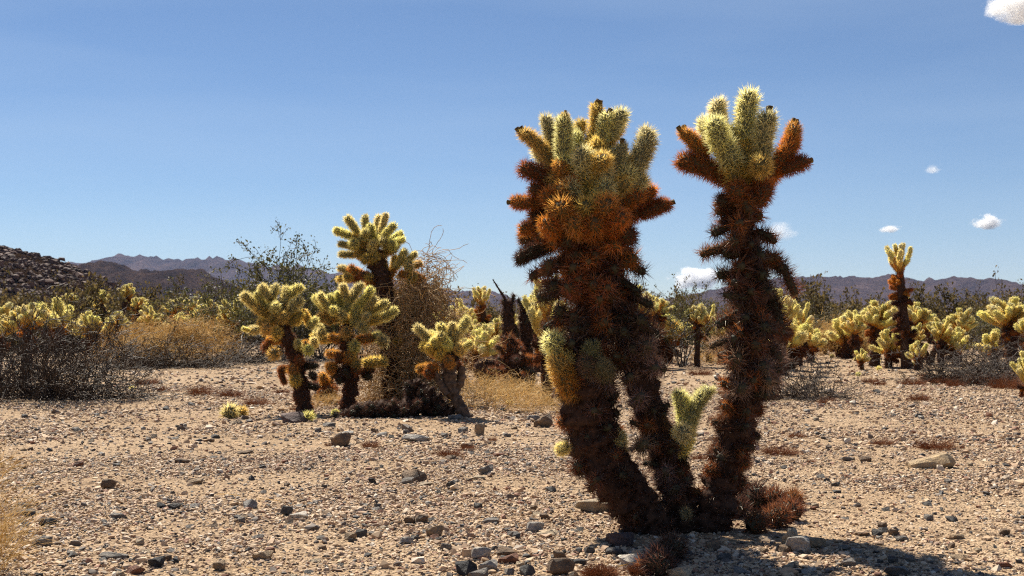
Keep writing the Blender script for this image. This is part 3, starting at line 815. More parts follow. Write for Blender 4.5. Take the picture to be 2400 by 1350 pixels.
    for a in [(1348, 478, 50, RUST), (1450, 510, 60, RUST), (1355, 525, 62, RUST), (1290, 530, 50, RUST), (1400, 540, 60, BROWN), (1470, 545, 56, BROWN), (1330, 560, 56, BROWN)]:
        ball(*a, d=-.17)
    # body of the left mass
    for a in [(1310, 625, 1243, 650, 58, BROWN, .0, -.02), (1320, 680, 1256, 700, 56, DARK, .0, .0), (1330, 740, 1275, 770, 56, DARK, .0, .0), (1330, 800, 1290, 830, 54, DARK), (1440, 600, 1510, 640, 58, DARK, .02, .02),
              (1430, 570, 1480, 592, 54, BROWN, .02, .02), (1460, 690, 1528, 716, 60, DARK, .04, .04), (1490, 760, 1548, 790, 58, DARK, .04, .04), (1500, 830, 1560, 868, 54, DARK, .04, .04), (1440, 650, 1500, 690, 56, DARK, 0, -.03),
              (1330, 850, 1300, 870, 50, BROWN), (1350, 1000, 1305, 985, 44, RUST, -.02, -.03), (1380, 1100, 1350, 1110, 50, DARK, -.02, -.03), (1400, 590, 1330, 600, 52, BROWN, -.06, -.12), (1330, 590, 1280, 640, 52, BROWN, .04, .05)]:
        J(*a, lod='dead')
    for k, a in enumerate([(1345, 622, 66, RUST), (1395, 590, 60, RUST), (1440, 625, 60, BROWN), (1330, 675, 62, BROWN), (1385, 660, 62, RUST), (1430, 690, 60, BROWN), (1340, 735, 60, BROWN), (1375, 760, 66, GREY), (1420, 750, 58, RUST),
              (1460, 770, 56, DARK), (1300, 665, 54, DARK), (1310, 720, 56, DARK), (1340, 800, 60, DARK), (1400, 810, 60, BROWN), (1440, 830, 60, BROWN), (1480, 810, 60, GREY), (1500, 740, 60, DARK), (1520, 800, 60, GREY),
              (1370, 560, 58, RUST), (1440, 560, 56, BROWN), (1290, 610, 50, BROWN), (1410, 880, 64, GREY), (1350, 890, 56, RUST), (1480, 880, 60, GREY), (1540, 860, 56, GREY), (1505, 925, 62, GREY), (1515, 1035, 62, GREY),
              (1560, 1100, 56, GREY), (1590, 1140, 44, DARK), (1458, 1110, 46, DARK), (1490, 1210, 40, BROWN), (1360, 1090, 50, BROWN), (1400, 1120, 50, BROWN), (1390, 960, 60, BROWN), (1430, 1000, 60, DARK)]):
        ball(*a, d=-.15 + .02 * (k % 4), lod='dead', dx=RJ.uniform(-14, 14), dy=RJ.uniform(-10, 16))
    # new growth low on the trunks
    J(1335, 850, 1290, 795, 58, CREAM, -.06, -.10); J(1325, 900, 1305, 835, 60, STRAWC, -.08, -.12); J(1350, 930, 1318, 870, 60, AMBER, -.06, -.10)
    J(1385, 880, 1388, 800, 48, (.42, .40, .20), -.10, -.14); J(1410, 880, 1368, 845, 52, GREY, -.1, -.15); J(1430, 880, 1400, 850, 50, (.4, .33, .2), -.1, -.16)
    J(1330, 1045, 1308, 1058, 36, PALE, -.05, -.08); J(1455, 1055, 1452, 1018, 40, CREAM, -.02, -.05); J(1590, 1060, 1606, 1010, 54, PALE, .03, -.06)
    J(1608, 1015, 1593, 930, 46, CREAM, -.02, -.01); J(1610, 1015, 1655, 925, 48, CREAM, -.02, .0); ball(1600, 1008, 50, CREAM, d=-.11); J(1612, 1216, 1606, 1196, 30, (.6, .5, .22), -.06, -.12, 0, 'dead')
    # right crown
    for a in [(1735, 440, 1715, 380, 72, STRAWC, -.03, -.05, 0), (1720, 390, 1690, 330, 68, CREAM, -.06, -.09, 0), (1690, 350, 1672, 275, 64, CREAM, -.09, -.12, 0), (1692, 320, 1683, 238, 52, CREAM, .04, .05, 0), (1668, 330, 1648, 285, 46, CREAM, .02, .03, 0),
              (1748, 430, 1745, 330, 66, STRAWC, .0, .0, 0), (1746, 340, 1757, 220, 62, CREAM, .0, .0, 0), (1720, 360, 1722, 300, 56, CREAM, .02, .04, 0), (1770, 400, 1795, 330, 62, CREAM, -.03, -.04, 0), (1785, 345, 1802, 268, 60, CREAM, -.05, -.06, 1),
              (1765, 380, 1790, 310, 56, CREAM, .05, .06, 0), (1735, 435, 1660, 395, 62, RUST, .0, .0, 0), (1680, 405, 1600, 378, 58, RUST, -.01, -.02, 0), (1650, 375, 1606, 316, 44, AMBER, .0, .0, 2), (1662, 360, 1650, 330, 34, AMBER, -.02, -.03, 1),
              (1765, 460, 1815, 400, 58, ORANGE, .0, .0, 0), (1805, 410, 1855, 330, 52, ORANGE, .0, .01, 0), (1850, 350, 1862, 292, 44, AMBER, .01, .02, 2), (1830, 400, 1885, 380, 48, RUST, -.02, -.03, 1), (1770, 480, 1800, 430, 58, RUST, -.06, -.08, 0),
              (1730, 480, 1682, 470, 52, BROWN, -.02, -.04, 0), (1740, 460, 1720, 440, 60, RUST, -.05, -.10, 0), (1775, 430, 1800, 440, 60, ORANGE, -.03, -.08, 0)]:
        J(*a)
    ball(1784, 382, 58, STRAWC, d=-.16)
    for a in [(1735, 500, 1672, 492, 54, BROWN), (1720, 525, 1665, 550, 50, DARK, -.02, -.04), (1745, 575, 1690, 588, 46, BROWN), (1700, 580, 1638, 598, 46, BROWN), (1740, 640, 1676, 645, 52, DARK, .0, -.01), (1770, 540, 1808, 556, 50, DARK, .02, .02),
              (1770, 600, 1830, 618, 58, DARK, .0, .0), (1815, 615, 1848, 640, 58, DARK, .0, .0), (1835, 630, 1864, 690, 54, BROWN, .0, .0), (1790, 660, 1820, 730, 60, DARK, .02, .02), (1815, 710, 1832, 790, 58, DARK, .02, .02), (1735, 730, 1675, 765, 52, DARK, .0, -.01),
              (1730, 790, 1664, 812, 48, GREY, .0, -.01), (1790, 800, 1835, 850, 54, GREY, .03, .03), (1790, 850, 1825, 900, 56, GREY, .02, .02), (1780, 900, 1815, 935, 52, DARK, .02, .02), (1770, 950, 1785, 975, 40, BROWN, .0, .0), (1775, 690, 1700, 690, 54, DARK, -.05, -.12)]:
        J(*a, lod='dead')
    for k, a in enumerate([(1735, 520, 58, RUST), (1750, 480, 54, BROWN), (1760, 570, 54, BROWN), (1720, 560, 50, BROWN), (1740, 620, 60, BROWN), (1790, 640, 58, DARK), (1720, 660, 56, BROWN), (1760, 680, 60, BROWN), (1750, 740, 58, DARK), (1790, 760, 60, DARK),
              (1730, 828, 70, GREY), (1785, 850, 64, GREY), (1740, 905, 60, GREY), (1800, 890, 58, GREY), (1720, 790, 56, DARK), (1770, 800, 56, BROWN)]):
        ball(*a, d=-.14 + .02 * (k % 3), lod='dead', dx=RJ.uniform(-12, 12), dy=RJ.uniform(-8, 14))
    # stubs and knobs on the lower trunks
    for k in range(96):
        tr = [[(1430, 1110), (1395, 1000), (1375, 900)], [(1590, 1170), (1560, 1070), (1520, 950)], [(1690, 1150), (1715, 1050), (1742, 940)]][k % 3]; t = RJ.random() * 2; i = min(int(t), 1); f = t - i
        cx = tr[i][0] * (1 - f) + tr[i + 1][0] * f; cy = tr[i][1] * (1 - f) + tr[i + 1][1] * f; az = RJ.uniform(0, 6.28); hw = (54, 42, 46)[k % 3] * RJ.uniform(.95, 1.42)
        c, q = math.cos(az), math.sin(az)
        J(cx + c * hw * .3, cy + 8, cx + c * hw, cy + RJ.uniform(-14, 14), RJ.uniform(36, 48), RJ.choice([BROWN, DARK, DARK, RUST, RUST, GREY]), q * hw * .3 * MP, q * hw * MP, 0, 'dead')
    # joints all round both columns
    for k in range(56):
        y = 405 + 495 * (k / 56); az = k * 2.39996 + RJ.uniform(-.3, .3)
        cx = np.interp(y, [405, 560, 700, 900], [1388, 1375, 1392, 1425]); hw = np.interp(y, [405, 480, 640, 720, 900], [80, 122, 118, 100, 88]) * RJ.uniform(.68, 1.14)
        c, q = math.cos(az), math.sin(az)
        col = RJ.choice([STRAWC, CREAM]) if y < 450 else RJ.choice([STRAWC, AMBER, AMBER, ORANGE]) if y < 520 else RJ.choice([AMBER, ORANGE, ORANGE, RUST]) if y < 600 else RJ.choice([ORANGE, RUST, RUST, BROWN]) if y < 740 else RJ.choice([RUST, BROWN, BROWN, DARK])
        y1 = y + RJ.uniform(-38, 30) - (25 if y < 520 else 0)
        J(cx + c * hw * .35, y, cx + c * hw, y1, RJ.uniform(48, 62), col, q * hw * .35 * MP, q * hw * MP, 0, 'near' if y < 520 else 'dead')
    # more pale joints filling the left crown
    for (x0, y0, x1, y1, w, d0, d1) in [(1340, 440, 1322, 370, 58, -.04, -.07), (1365, 380, 1345, 320, 54, .03, .04), (1410, 400, 1440, 350, 56, .03, .05), (1400, 460, 1435, 430, 58, -.1, -.15), (1440, 440, 1490, 380, 60, -.03, -.03),
                                        (1350, 470, 1330, 430, 56, -.09, -.14), (1385, 400, 1402, 330, 54, -.03, -.04), (1300, 400, 1262, 350, 50, .04, .06), (1410, 350, 1445, 290, 54, .05, .06), (1460, 460, 1515, 410, 54, -.04, -.05), (1425, 430, 1405, 375, 56, -.08, -.11)]:
        J(x0, y0, x1, y1, w, RJ.choice([CREAM, CREAM, STRAWC]), d0, d1)
    for k in range(40):
        y = 455 + 480 * (k / 40); az = k * 2.39996 + RJ.uniform(-.3, .3)
        cx = np.interp(y, [455, 600, 800, 935], [1740, 1752, 1765, 1742]); hw = np.interp(y, [455, 600, 900], [66, 74, 68]) * RJ.uniform(.68, 1.2)
        c, q = math.cos(az), math.sin(az)
        col = RJ.choice([ORANGE, RUST]) if y < 520 else RJ.choice([RUST, BROWN, BROWN, DARK])
        J(cx + c * hw * .4, y, cx + c * hw, y + RJ.uniform(-22, 26), RJ.uniform(46, 56), col, q * hw * .4 * MP, q * hw * MP, 0, 'dead')
great_cholla()

# ---- the middle group
D1 = FH / (978 - HOR)
def zpt(X, Y): return 500 + X / 2.369, 460 + Y / 2.369
def mid_cholla(label, basepx, tr, rad, js, balls, dd=0.0, tcol=BROWN, branches=(), lod='mid', mat=None, ns=5):
    D = FH / (basepx[1] - HOR); mp = D / F
    root = thing('cholla_cactus', label, 'cactus', G(*basepx))
    def Q(X, Y, d=0.0):
        x, y = zpt(X, Y); return W(x, y, D + d)
    trunk(root, [Q(*p) for p in tr], [q * mp / 2.369 for q in rad], tcol, .022, ns + 3, .036, .0018, seed=int(basepx[0]), lod=lod, mat=mat)
    for (bp, br) in branches:
        trunk(root, [Q(*p) for p in bp], [q * mp / 2.369 for q in br], tcol, .022, ns + 3, .036, .0018, seed=int(bp[0][0]), lod=lod, name='branch', mat=mat)
    R = random.Random(int(basepx[0]))
    for q in js:
        x0, y0, x1, y1, w, col = q[:6]
        d0 = R.uniform(-.04, .04); d1 = d0 + R.uniform(-.09, .09)
        joint(root, Q(x0, y0, d0), Q(x1, y1, d1), w * mp / 2.369, col, lod)
    for (x, y, w, col) in balls:
        joint(root, Q(x + R.uniform(-34, 34), y + R.uniform(20, 52), -.06), Q(x, y, -.14), w * mp / 2.369, col, lod)
    return root, Q

P_, C_, A_, O_, R_, B_, K_ = PALE, CREAM, STRAWC, AMBER, RUST, BROWN, DARK
mid_cholla('young pale cholla with forked arms standing on a dark slab', (715, 970), [(512, 1212), (482, 1060), (458, 900), (400, 760), (370, 660)], [44, 40, 38, 34, 22], [
  (310, 670, 230, 610, 68, A_), (245, 625, 165, 545, 68, P_), (300, 640, 235, 525, 56, P_), (330, 630, 310, 560, 64, P_), (312, 570, 262, 488, 60, P_), (320, 565, 352, 490, 60, P_), (370, 660, 395, 580, 66, P_), (395, 590, 410, 500, 62, P_), (410, 560, 490, 502, 60, P_),
  (400, 690, 440, 620, 64, A_), (430, 640, 485, 572, 62, P_), (420, 710, 500, 640, 62, A_), (498, 630, 540, 720, 54, A_), (530, 730, 572, 680, 52, P_), (330, 710, 250, 700, 60, A_), (260, 740, 190, 745, 58, P_), (200, 745, 160, 732, 30, P_),
  (380, 790, 300, 800, 60, O_), (330, 800, 280, 850, 60, R_), (470, 850, 470, 800, 50, P_), (470, 860, 520, 810, 52, O_), (430, 960, 365, 960, 50, R_), (370, 960, 400, 1050, 44, R_), (490, 940, 580, 940, 56, K_), (500, 1040, 580, 1062, 50, K_), (440, 690, 480, 690, 60, A_), (360, 700, 330, 660, 70, A_)],
  [(355, 605, 66, P_), (400, 660, 64, A_), (350, 860, 84, A_), (532, 838, 66, P_), (440, 945, 74, O_), (456, 1000, 70, A_), (300, 720, 60, A_), (480, 900, 60, R_), (540, 980, 50, K_), (360, 740, 70, A_)])
mid_cholla('bushy pale cholla with a long upturned arm, middle of its clump', (820, 962), [(735, 1190), (762, 1060), (760, 920), (742, 810), (735, 720)], [38, 40, 40, 38, 24], [
  (690, 690, 610, 620, 62, A_), (625, 635, 568, 560, 60, P_), (660, 640, 590, 545, 56, P_), (690, 620, 635, 545, 56, P_), (720, 650, 690, 520, 56, P_), (745, 640, 745, 560, 60, P_), (742, 570, 718, 492, 54, P_), (755, 590, 822, 490, 60, P_), (770, 660, 830, 580, 60, P_),
  (820, 600, 882, 505, 60, P_), (840, 640, 905, 560, 58, P_), (850, 660, 960, 590, 56, P_), (830, 690, 920, 680, 60, A_), (900, 685, 975, 660, 60, P_), (960, 668, 1020, 622, 58, P_), (720, 690, 690, 630, 60, P_), (820, 700, 852, 635, 60, P_), (660, 700, 575, 665, 58, A_),
  (780, 720, 800, 600, 60, P_), (730, 800, 640, 780, 62, O_), (650, 785, 550, 785, 62, A_), (570, 780, 592, 715, 58, P_), (800, 800, 880, 790, 60, O_), (870, 790, 935, 770, 60, P_), (700, 880, 625, 870, 56, O_), (690, 940, 630, 945, 58, O_), (830, 930, 955, 920, 66, A_), (800, 970, 900, 960, 58, R_),
  (720, 960, 660, 1000, 60, K_), (740, 990, 690, 1030, 60, K_), (830, 990, 880, 1010, 56, K_), (740, 700, 700, 650, 70, A_), (760, 720, 790, 660, 70, A_)],
  [(700, 640, 62, P_), (665, 625, 56, P_), (820, 712, 66, P_), (850, 660, 60, P_), (932, 785, 74, P_), (785, 815, 68, P_), (770, 875, 66, A_), (800, 920, 66, A_), (600, 745, 60, P_), (560, 790, 56, P_), (650, 940, 60, O_), (740, 880, 70, O_), (730, 960, 70, K_), (790, 960, 60, R_), (700, 880, 60, R_), (740, 740, 66, A_)])
b3root, Q3 = mid_cholla('tall pale cholla rising from a tangle of dry vines', (935, 946), [(1000, 1190), (985, 1000), (965, 760), (950, 560), (925, 430), (890, 320), (880, 260)], [46, 48, 50, 54, 50, 44, 26], [
  (860, 280, 790, 190, 60, A_), (800, 200, 735, 108, 58, P_), (850, 270, 760, 220, 56, A_), (770, 225, 675, 188, 56, P_), (870, 230, 842, 112, 52, P_), (880, 260, 872, 150, 56, P_), (900, 250, 922, 100, 54, P_), (930, 200, 958, 102, 46, P_), (925, 250, 1005, 160, 54, P_), (940, 270, 1055, 200, 58, P_),
  (980, 270, 1065, 235, 52, P_), (850, 300, 770, 280, 54, A_), (790, 285, 688, 262, 48, P_), (870, 340, 790, 320, 54, A_), (800, 325, 700, 322, 48, P_), (930, 310, 1015, 295, 56, A_), (950, 290, 1030, 270, 50, P_), (900, 330, 960, 330, 60, A_), (870, 300, 820, 230, 56, P_), (910, 270, 960, 190, 54, P_),
  (960, 470, 1010, 390, 60, O_), (1010, 400, 1070, 292, 58, P_), (1050, 380, 1130, 310, 48, P_), (1060, 400, 1165, 370, 50, A_), (1090, 420, 1172, 470, 54, O_), (1000, 410, 1010, 325, 50, A_), (1030, 430, 1100, 440, 54, O_), (1080, 460, 1140, 480, 50, O_),
  (900, 480, 820, 430, 66, R_), (830, 440, 755, 395, 60, O_), (770, 420, 688, 395, 52, P_), (760, 460, 686, 462, 56, A_), (870, 500, 852, 425, 54, O_), (880, 520, 850, 480, 52, O_), (820, 470, 760, 450, 56, R_), (940, 360, 960, 420, 60, A_)],
  [(780, 250, 66, P_), (890, 255, 60, P_), (850, 190, 54, P_), (940, 235, 58, P_), (990, 250, 54, P_), (900, 320, 66, A_), (860, 340, 60, A_), (1090, 370, 62, P_), (1120, 430, 54, A_), (850, 440, 56, A_), (730, 440, 56, A_), (1015, 800, 56, A_)],
  tcol=(.20, .10, .05))
b4root, Q4 = mid_cholla('small pale cholla growing from a grey weathered dead stump', (1085, 982), [(1330, 930), (1300, 870), (1275, 810)], [46, 52, 30], [
  (1260, 830, 1190, 780, 62, A_), (1205, 800, 1118, 715, 62, P_), (1240, 830, 1200, 750, 58, P_), (1270, 820, 1262, 715, 66, P_), (1290, 850, 1275, 765, 60, P_), (1310, 830, 1330, 695, 58, P_), (1320, 830, 1365, 750, 64, P_), (1350, 770, 1412, 675, 62, P_), (1250, 850, 1155, 830, 58, A_),
  (1330, 850, 1375, 830, 60, A_), (1375, 850, 1440, 805, 48, P_), (1240, 960, 1190, 945, 62, O_), (1200, 950, 1135, 960, 58, O_), (1330, 930, 1375, 945, 56, R_), (1280, 880, 1210, 870, 66, O_), (1310, 890, 1360, 880, 66, O_)],
  [(1265, 770, 66, P_), (1230, 790, 60, P_), (1290, 800, 60, P_), (1195, 830, 54, A_), (1350, 845, 60, A_), (1270, 860, 66, A_), (1300, 900, 60, O_), (1185, 970, 56, R_)])
LOGC = (.05, .024, .016)
def stump():
    D = FH / (982 - HOR); mp = D / F / 2.369
    trunk(b4root, [Q4(1412, 1242), Q4(1360, 1150), Q4(1315, 1060), Q4(1310, 960), Q4(1325, 880)], [40 * mp, 32 * mp, 36 * mp, 42 * mp, 36 * mp], GREY, .05, 0, seed=31, name='dead_stump', mat=M_WOOD)
    trunk(b4root, [Q4(1330, 1090, .05), Q4(1370, 1030, .04), Q4(1380, 950, .03)], [26 * mp, 26 * mp, 20 * mp], GREY, .05, 0, seed=32, name='dead_limb', mat=M_WOOD)
    trunk(b4root, [Q4(1300, 1100, -.05), Q4(1250, 1020, -.05), Q4(1225, 960, -.05)], [20 * mp, 17 * mp, 15 * mp], GREY, .05, 0, seed=33, name='dead_limb', mat=M_WOOD)
    lg = thing('fallen_cactus', 'black spiny fallen cholla trunk leaning on the weathered stump', 'log', G(1040, 980))
    trunk(lg, [Q4(1320, 1240, .06), Q4(1240, 1180, .06), Q4(1160, 1110, .08), Q4(1090, 1040, .10)], [56 * mp, 64 * mp, 66 * mp, 46 * mp], LOGC, .022, 8, .035, .0018, seed=34, rough=.3)
    trunk(lg, [Q4(1150, 1120, .0), Q4(1140, 1200, -.02)], [34 * mp, 20 * mp], LOGC, .03, 7, .03, .0014, seed=35, name='stub')
    l2 = thing('fallen_cactus', 'black spiny fallen cholla trunk lying under the tall vine covered cholla', 'log', G(880, 984))
    trunk(l2, [Q4(720, 1225, -.1), Q4(840, 1195, -.12), Q4(960, 1190, -.1), Q4(1080, 1190, -.06), Q4(1100, 1130, .1)], [30 * mp, 44 * mp, 52 * mp, 50 * mp, 40 * mp], LOGC, .022, 8, .035, .0018, seed=36, rough=.32)
    for k, (x, y) in enumerate([(900, 1160), (1010, 1150), (800, 1170), (1060, 1200), (860, 1190), (960, 1185), (760, 1200), (1090, 1150), (930, 1215), (1020, 1215), (700, 1215)]):
        joint(l2, Q4(x, y + 30, -.12), Q4(x + RJ.uniform(-50, 50), y - RJ.uniform(0, 30), -.20), 64 * mp, RJ.choice([LOGC, DARK, LOGC]), 'dead')
    for k, (x, y) in enumerate([(1110, 1040), (1090, 1090), (1160, 1090), (1200, 1130), (1260, 1180), (1150, 1150), (1230, 1200)]):
        joint(lg, Q4(x, y + 20, .0), Q4(x + RJ.uniform(-45, 35), y - RJ.uniform(0, 30), -.08), 60 * mp, RJ.choice([LOGC, DARK, LOGC]), 'dead')
stump()
l3 = mid_cholla('low rusty dead cholla between the two pale young chollas', (760, 945), [(620, 1140), (625, 1080), (630, 1030)], [40, 40, 30],
   [(620, 1060, 560, 1040, 60, R_), (630, 1050, 600, 990, 60, O_), (640, 1080, 690, 1060, 60, R_), (620, 1110, 570, 1110, 56, K_), (640, 1040, 650, 1000, 56, O_)], [(600, 1080, 60, R_), (640, 1060, 60, R_), (630, 1120, 60, K_)])

# ------------------------------------------------------------------ background chollas
def far_trunk_mesh(pts, rad, seed):
    r = np.random.RandomState(seed)
    P, R = catmull(pts, rad, len(pts) * 4)
    V, T, a, b = tube(P, R, 9, r, .16)
    n = 500
    i = r.randint(0, len(P) - 1, n); ph = r.uniform(0, 6.28, n)
    nr = unit(np.cos(ph)[:, None] * a[i] + np.sin(ph)[:, None] * b[i]); f = r.rand(n)[:, None]
    pos = P[i] * (1 - f) + P[i + 1] * f + nr * R[i][:, None] * .95
    Vs, Ts = blades(pos, unit(nr + r.normal(0, .5, (n, 3))), np.full(n, .035), np.full(n, .004), r)
    return mesh_tri('far_trunk', np.concatenate([V, Vs]), np.concatenate([T, Ts + len(V)]), [M_DEAD, M_SPINE_FAR], np.concatenate([np.zeros(len(T)), np.ones(len(Ts))]), smooth=False)

def proto(seed, h, trunk_top, cr, n1, n2, skirt, tr=.075, heads=1, up=.35, dead=False, w=.098):
    R = random.Random(seed)
    root = link('cholla_cactus', None)
    lean = (R.uniform(-.06, .06) * h, R.uniform(-.06, .06) * h)
    tops = []
    for hd in range(heads):
        a = 6.28 * hd / heads + R.uniform(-.4, .4) + .2
        off = 0 if heads == 1 else cr * .62
        tx, ty = lean[0] + off * math.cos(a), lean[1] + off * math.sin(a) * .6
        tt = trunk_top * (1 - .12 * hd)
        pts = [np.array([0, 0, -.03]), np.array([tx * .25, ty * .25, tt * .4]), np.array([tx * .7, ty * .7, tt * .75]), np.array([tx, ty, tt])]
        o = link('trunk', far_trunk_mesh(pts, [tr * 1.15, tr, tr * .95, tr * .6], seed + hd), root, BROWN if not dead else DARK)
        tops.append((pts, cr if heads == 1 else cr * .6))
    for (pts, c) in tops:
        top = pts[-1]
        ch = h - trunk_top
        for k in range(n1):
            u = (k + .5) / n1; th = 1.25 * math.sqrt(u); az = k * 2.39996 + R.uniform(-.3, .3)
            d = np.array([math.sin(th) * math.cos(az), math.sin(th) * math.sin(az), math.cos(th) * .9 + up * .3])
            st = top + np.array([0, 0, -.10 * u])
            q = st + unit(d) * np.array([c, c, ch]) * R.uniform(.42, .55)
            joint(root, st, q, w * 1.0, R.choice([STRAWC, AMBER, AMBER]), 'far', origin=np.zeros(3))
            for m in range(n2):
                az2 = az + R.uniform(-1.2, 1.2); th2 = th * R.uniform(.5, 1.25) + R.uniform(-.1, .3)
                d2 = np.array([math.sin(th2) * math.cos(az2), math.sin(th2) * math.sin(az2), math.cos(th2) + up])
                s2 = st + (q - st) * R.uniform(.55, 1.0); e2 = s2 + unit(d2) * R.uniform(.10, .15) * (.75 + .5 * ch / .5)
                joint(root, s2, e2, w, R.choice([PALE, PALE, STRAWC]), 'far', origin=np.zeros(3))
                if R.random() < .6:
                    d3 = unit(d2) + np.array([R.uniform(-.6, .6), R.uniform(-.6, .6), R.uniform(0, .5)])
                    s3 = s2 + (e2 - s2) * R.uniform(.6, .9)
                    joint(root, s3, s3 + unit(d3) * R.uniform(.08, .12), w * .95, R.choice([PALE, CREAM, PALE]), 'far', origin=np.zeros(3))
        for k in range(skirt):
            t = R.uniform(.25 if skirt < 30 else -.35, 1.0); az = R.uniform(0, 6.28)
            p = pts[1] * (1 - t) + pts[-1] * t if t > .0 else pts[1] * (1 + t)
            d = np.array([math.cos(az), math.sin(az), R.uniform(-.7, .35)])
            joint(root, p + unit(d) * tr * .5, p + unit(d) * (tr + R.uniform(.07, .13)), w * .95, R.choice([RUST, BROWN, BROWN, ORANGE]) if t > .55 else R.choice([BROWN, DARK]), 'far', origin=np.zeros(3))
    root['h'] = h
    return root

PROTO = {
 'bush': proto(1, 1.20, .74, .52, 12, 4, 16), 'bush2': proto(2, 1.15, .68, .46, 10, 4, 14), 'small': proto(3, .60, .30, .28, 6, 3, 6, .05),
 'tall': proto(4, 2.05, 1.52, .36, 7, 2, 52, .075), 'flat': proto(5, 1.45, 1.04, .68, 16, 4, 14, .09), 'fork': proto(6, 2.2, 1.66, .66, 7, 4, 14, .10, 2), 'twin': proto(8, 1.2, .72, .64, 7, 4, 12, .075, 2)}
used = set()
def cholla(px, by, ty, kind, label, group=None, rz=None, wide=1.0):
    p = G(px, by); pr = PROTO[kind]
    o = pr if kind not in used else copy_tree(pr)
    used.add(kind)
    s = (by - ty) * p[1] / F / pr['h']
    o.location = tuple(p); o.scale = (s * wide, s * wide, s); o.rotation_euler = (0, 0, RJ.uniform(0, 6.28) if rz is None else rz)
    tag(o, label, 'cactus', group)
    if 'group' in o.keys() and group is None: del o['group']
    return o

g1, l1 = 'chollas below the rocky hill', 'pale cholla in the thicket below the rocky boulder hill'
cholla(60, 905, 705, 'flat', 'pale cholla half hidden behind the big dead twiggy bush', wide=.9)
cholla(-10, 900, 700, 'bush', 'pale cholla at the end of the big dead twiggy bush')
cholla(262, 818, 654, 'fork', 'tall dark trunked cholla with two pale heads before the boulder hill', rz=.3)
cholla(160, 812, 676, 'tall', l1, g1); cholla(206, 815, 692, 'bush', l1, g1); cholla(228, 815, 690, 'bush2', l1, g1); cholla(318, 820, 686, 'tall', l1, g1, wide=1.25)
cholla(270, 832, 722, 'bush', 'rounded pale cholla at the edge of the tan straw bush', wide=1.0)
cholla(215, 832, 730, 'small', l1, g1, wide=1.2); cholla(136, 825, 700, 'small', l1, g1, wide=1.2)
g2, l2_ = 'chollas behind the straw bush', 'pale cholla in the row behind the tan straw bush'
for (x, b, t, k, w) in [(360, 822, 712, 'bush2', 1), (412, 816, 694, 'flat', .95), (448, 815, 692, 'flat', .9), (485, 818, 694, 'bush', 1.0), (462, 828, 724, 'bush2', .8), (432, 830, 735, 'small', 1.3)]:
    cholla(x, b, t, k, l2_, g2, wide=w)
cholla(552, 838, 698, 'bush2', 'dark skirted cholla beside the creosote bush and the forked young cholla')
g3, l3_ = 'chollas behind the weathered stump', 'pale cholla in the thicket behind the weathered stump'
for (x, b, t, k, w) in [(1055, 862, 700, 'twin', .9), (1092, 862, 694, 'bush2', .8), (1110, 872, 742, 'bush', .8), (1158, 874, 740, 'bush', .9), (1130, 880, 762, 'small', 1.1), (1180, 868, 716, 'bush2', .8)]:
    cholla(x, b, t, k, l3_, g3, wide=w)
cholla(1140, 862, 655, 'tall', 'tall narrow pale headed cholla beside the black dead trunks', wide=1.0)
cholla(1262, 872, 655, 'bush', 'pale cholla close behind the black dead trunks', wide=.8)
g4, l4 = 'chollas between the trunks', 'pale cholla seen between the trunks of the great cholla'
for (x, b, t, k, w) in [(1502, 862, 656, 'bush', 1.0), (1540, 860, 684, 'tall', 1.5), (1560, 850, 722, 'small', 1.4), (1690, 850, 740, 'bush2', .9)]:
    cholla(x, b, t, k, l4, g4, wide=w)
cholla(1634, 858, 704, 'flat', 'broad pale cholla behind the bare stemmed creosote bush', wide=.72)
cholla(1662, 848, 706, 'bush2', 'pale cholla beside the broad one behind the creosote bush', wide=.75)
g5, l5 = 'chollas beside the right trunk', 'pale cholla just beyond the right hand trunk of the great cholla'
for (x, b, t, k, w) in [(1832, 880, 664, 'bush', .9), (1872, 858, 702, 'bush2', .85), (1850, 868, 750, 'small', 1.3), (1900, 850, 760, 'small', 1.1)]:
    cholla(x, b, t, k, l5, g5, wide=w)
cholla(1934, 832, 776, 'small', 'single small pale cholla on open ground beyond the dead shrub')
cholla(2125, 864, 545, 'tall', 'very tall slim cholla with a dark trunk towering over its neighbours', wide=.92)
g6, l6 = 'chollas around the tall slim one', 'pale cholla in the clump around the tall slim one'
for (x, b, t, k, w) in [(2050, 858, 694, 'bush', 1.05), (2012, 846, 722, 'bush2', .9), (2100, 840, 688, 'bush2', .9), (2150, 842, 700, 'bush', .9), (2180, 856, 744, 'twin', .8), (2205, 858, 740, 'bush2', .85), (2246, 850, 716, 'bush', .8), (2128, 858, 762, 'bush2', .7),
                        (1985, 840, 735, 'small', 1.2), (2240, 858, 770, 'small', 1.0), (1968, 836, 756, 'small', 1.1), (2150, 868, 800, 'small', 1.0)]:
    cholla(x, b, t, k, l6, g6, wide=w * 1.14)
cholla(2082, 862, 772, 'small', 'little round headed cholla before the tall slim one', wide=1.1)
cholla(2020, 866, 818, 'small', 'knee high baby cholla at the edge of the clump', wide=1.1)
cholla(2375, 868, 686, 'bush', 'big pale cholla at the edge of the dead brush on the right', wide=1.25)
cholla(2330, 862, 775, 'small', 'low pale cholla beside the big one in the dead brush', wide=1.3)
cholla(2412, 975, 810, 'bush2', 'near pale cholla only partly in view at the edge', wide=.9)
cholla(2420, 880, 720, 'bush', 'pale cholla beyond the big one at the edge')
# a middle distance cholla behind the great one
cholla(1283, 948, 632, 'bush2', 'pale crowned cholla close behind the great dark one', wide=.62)

for (x, b, t) in [(1950, 806, 752), (2040, 802, 748), (2290, 806, 744), (1760, 806, 750), (1890, 808, 742), (2180, 806, 738), (1480, 806, 744), (1010, 812, 735)]:
    cholla(x, b, t, RJ.choice(['bush', 'bush2', 'twin']), 'tiny far off pale cholla among the distant shrubs', 'far off chollas')

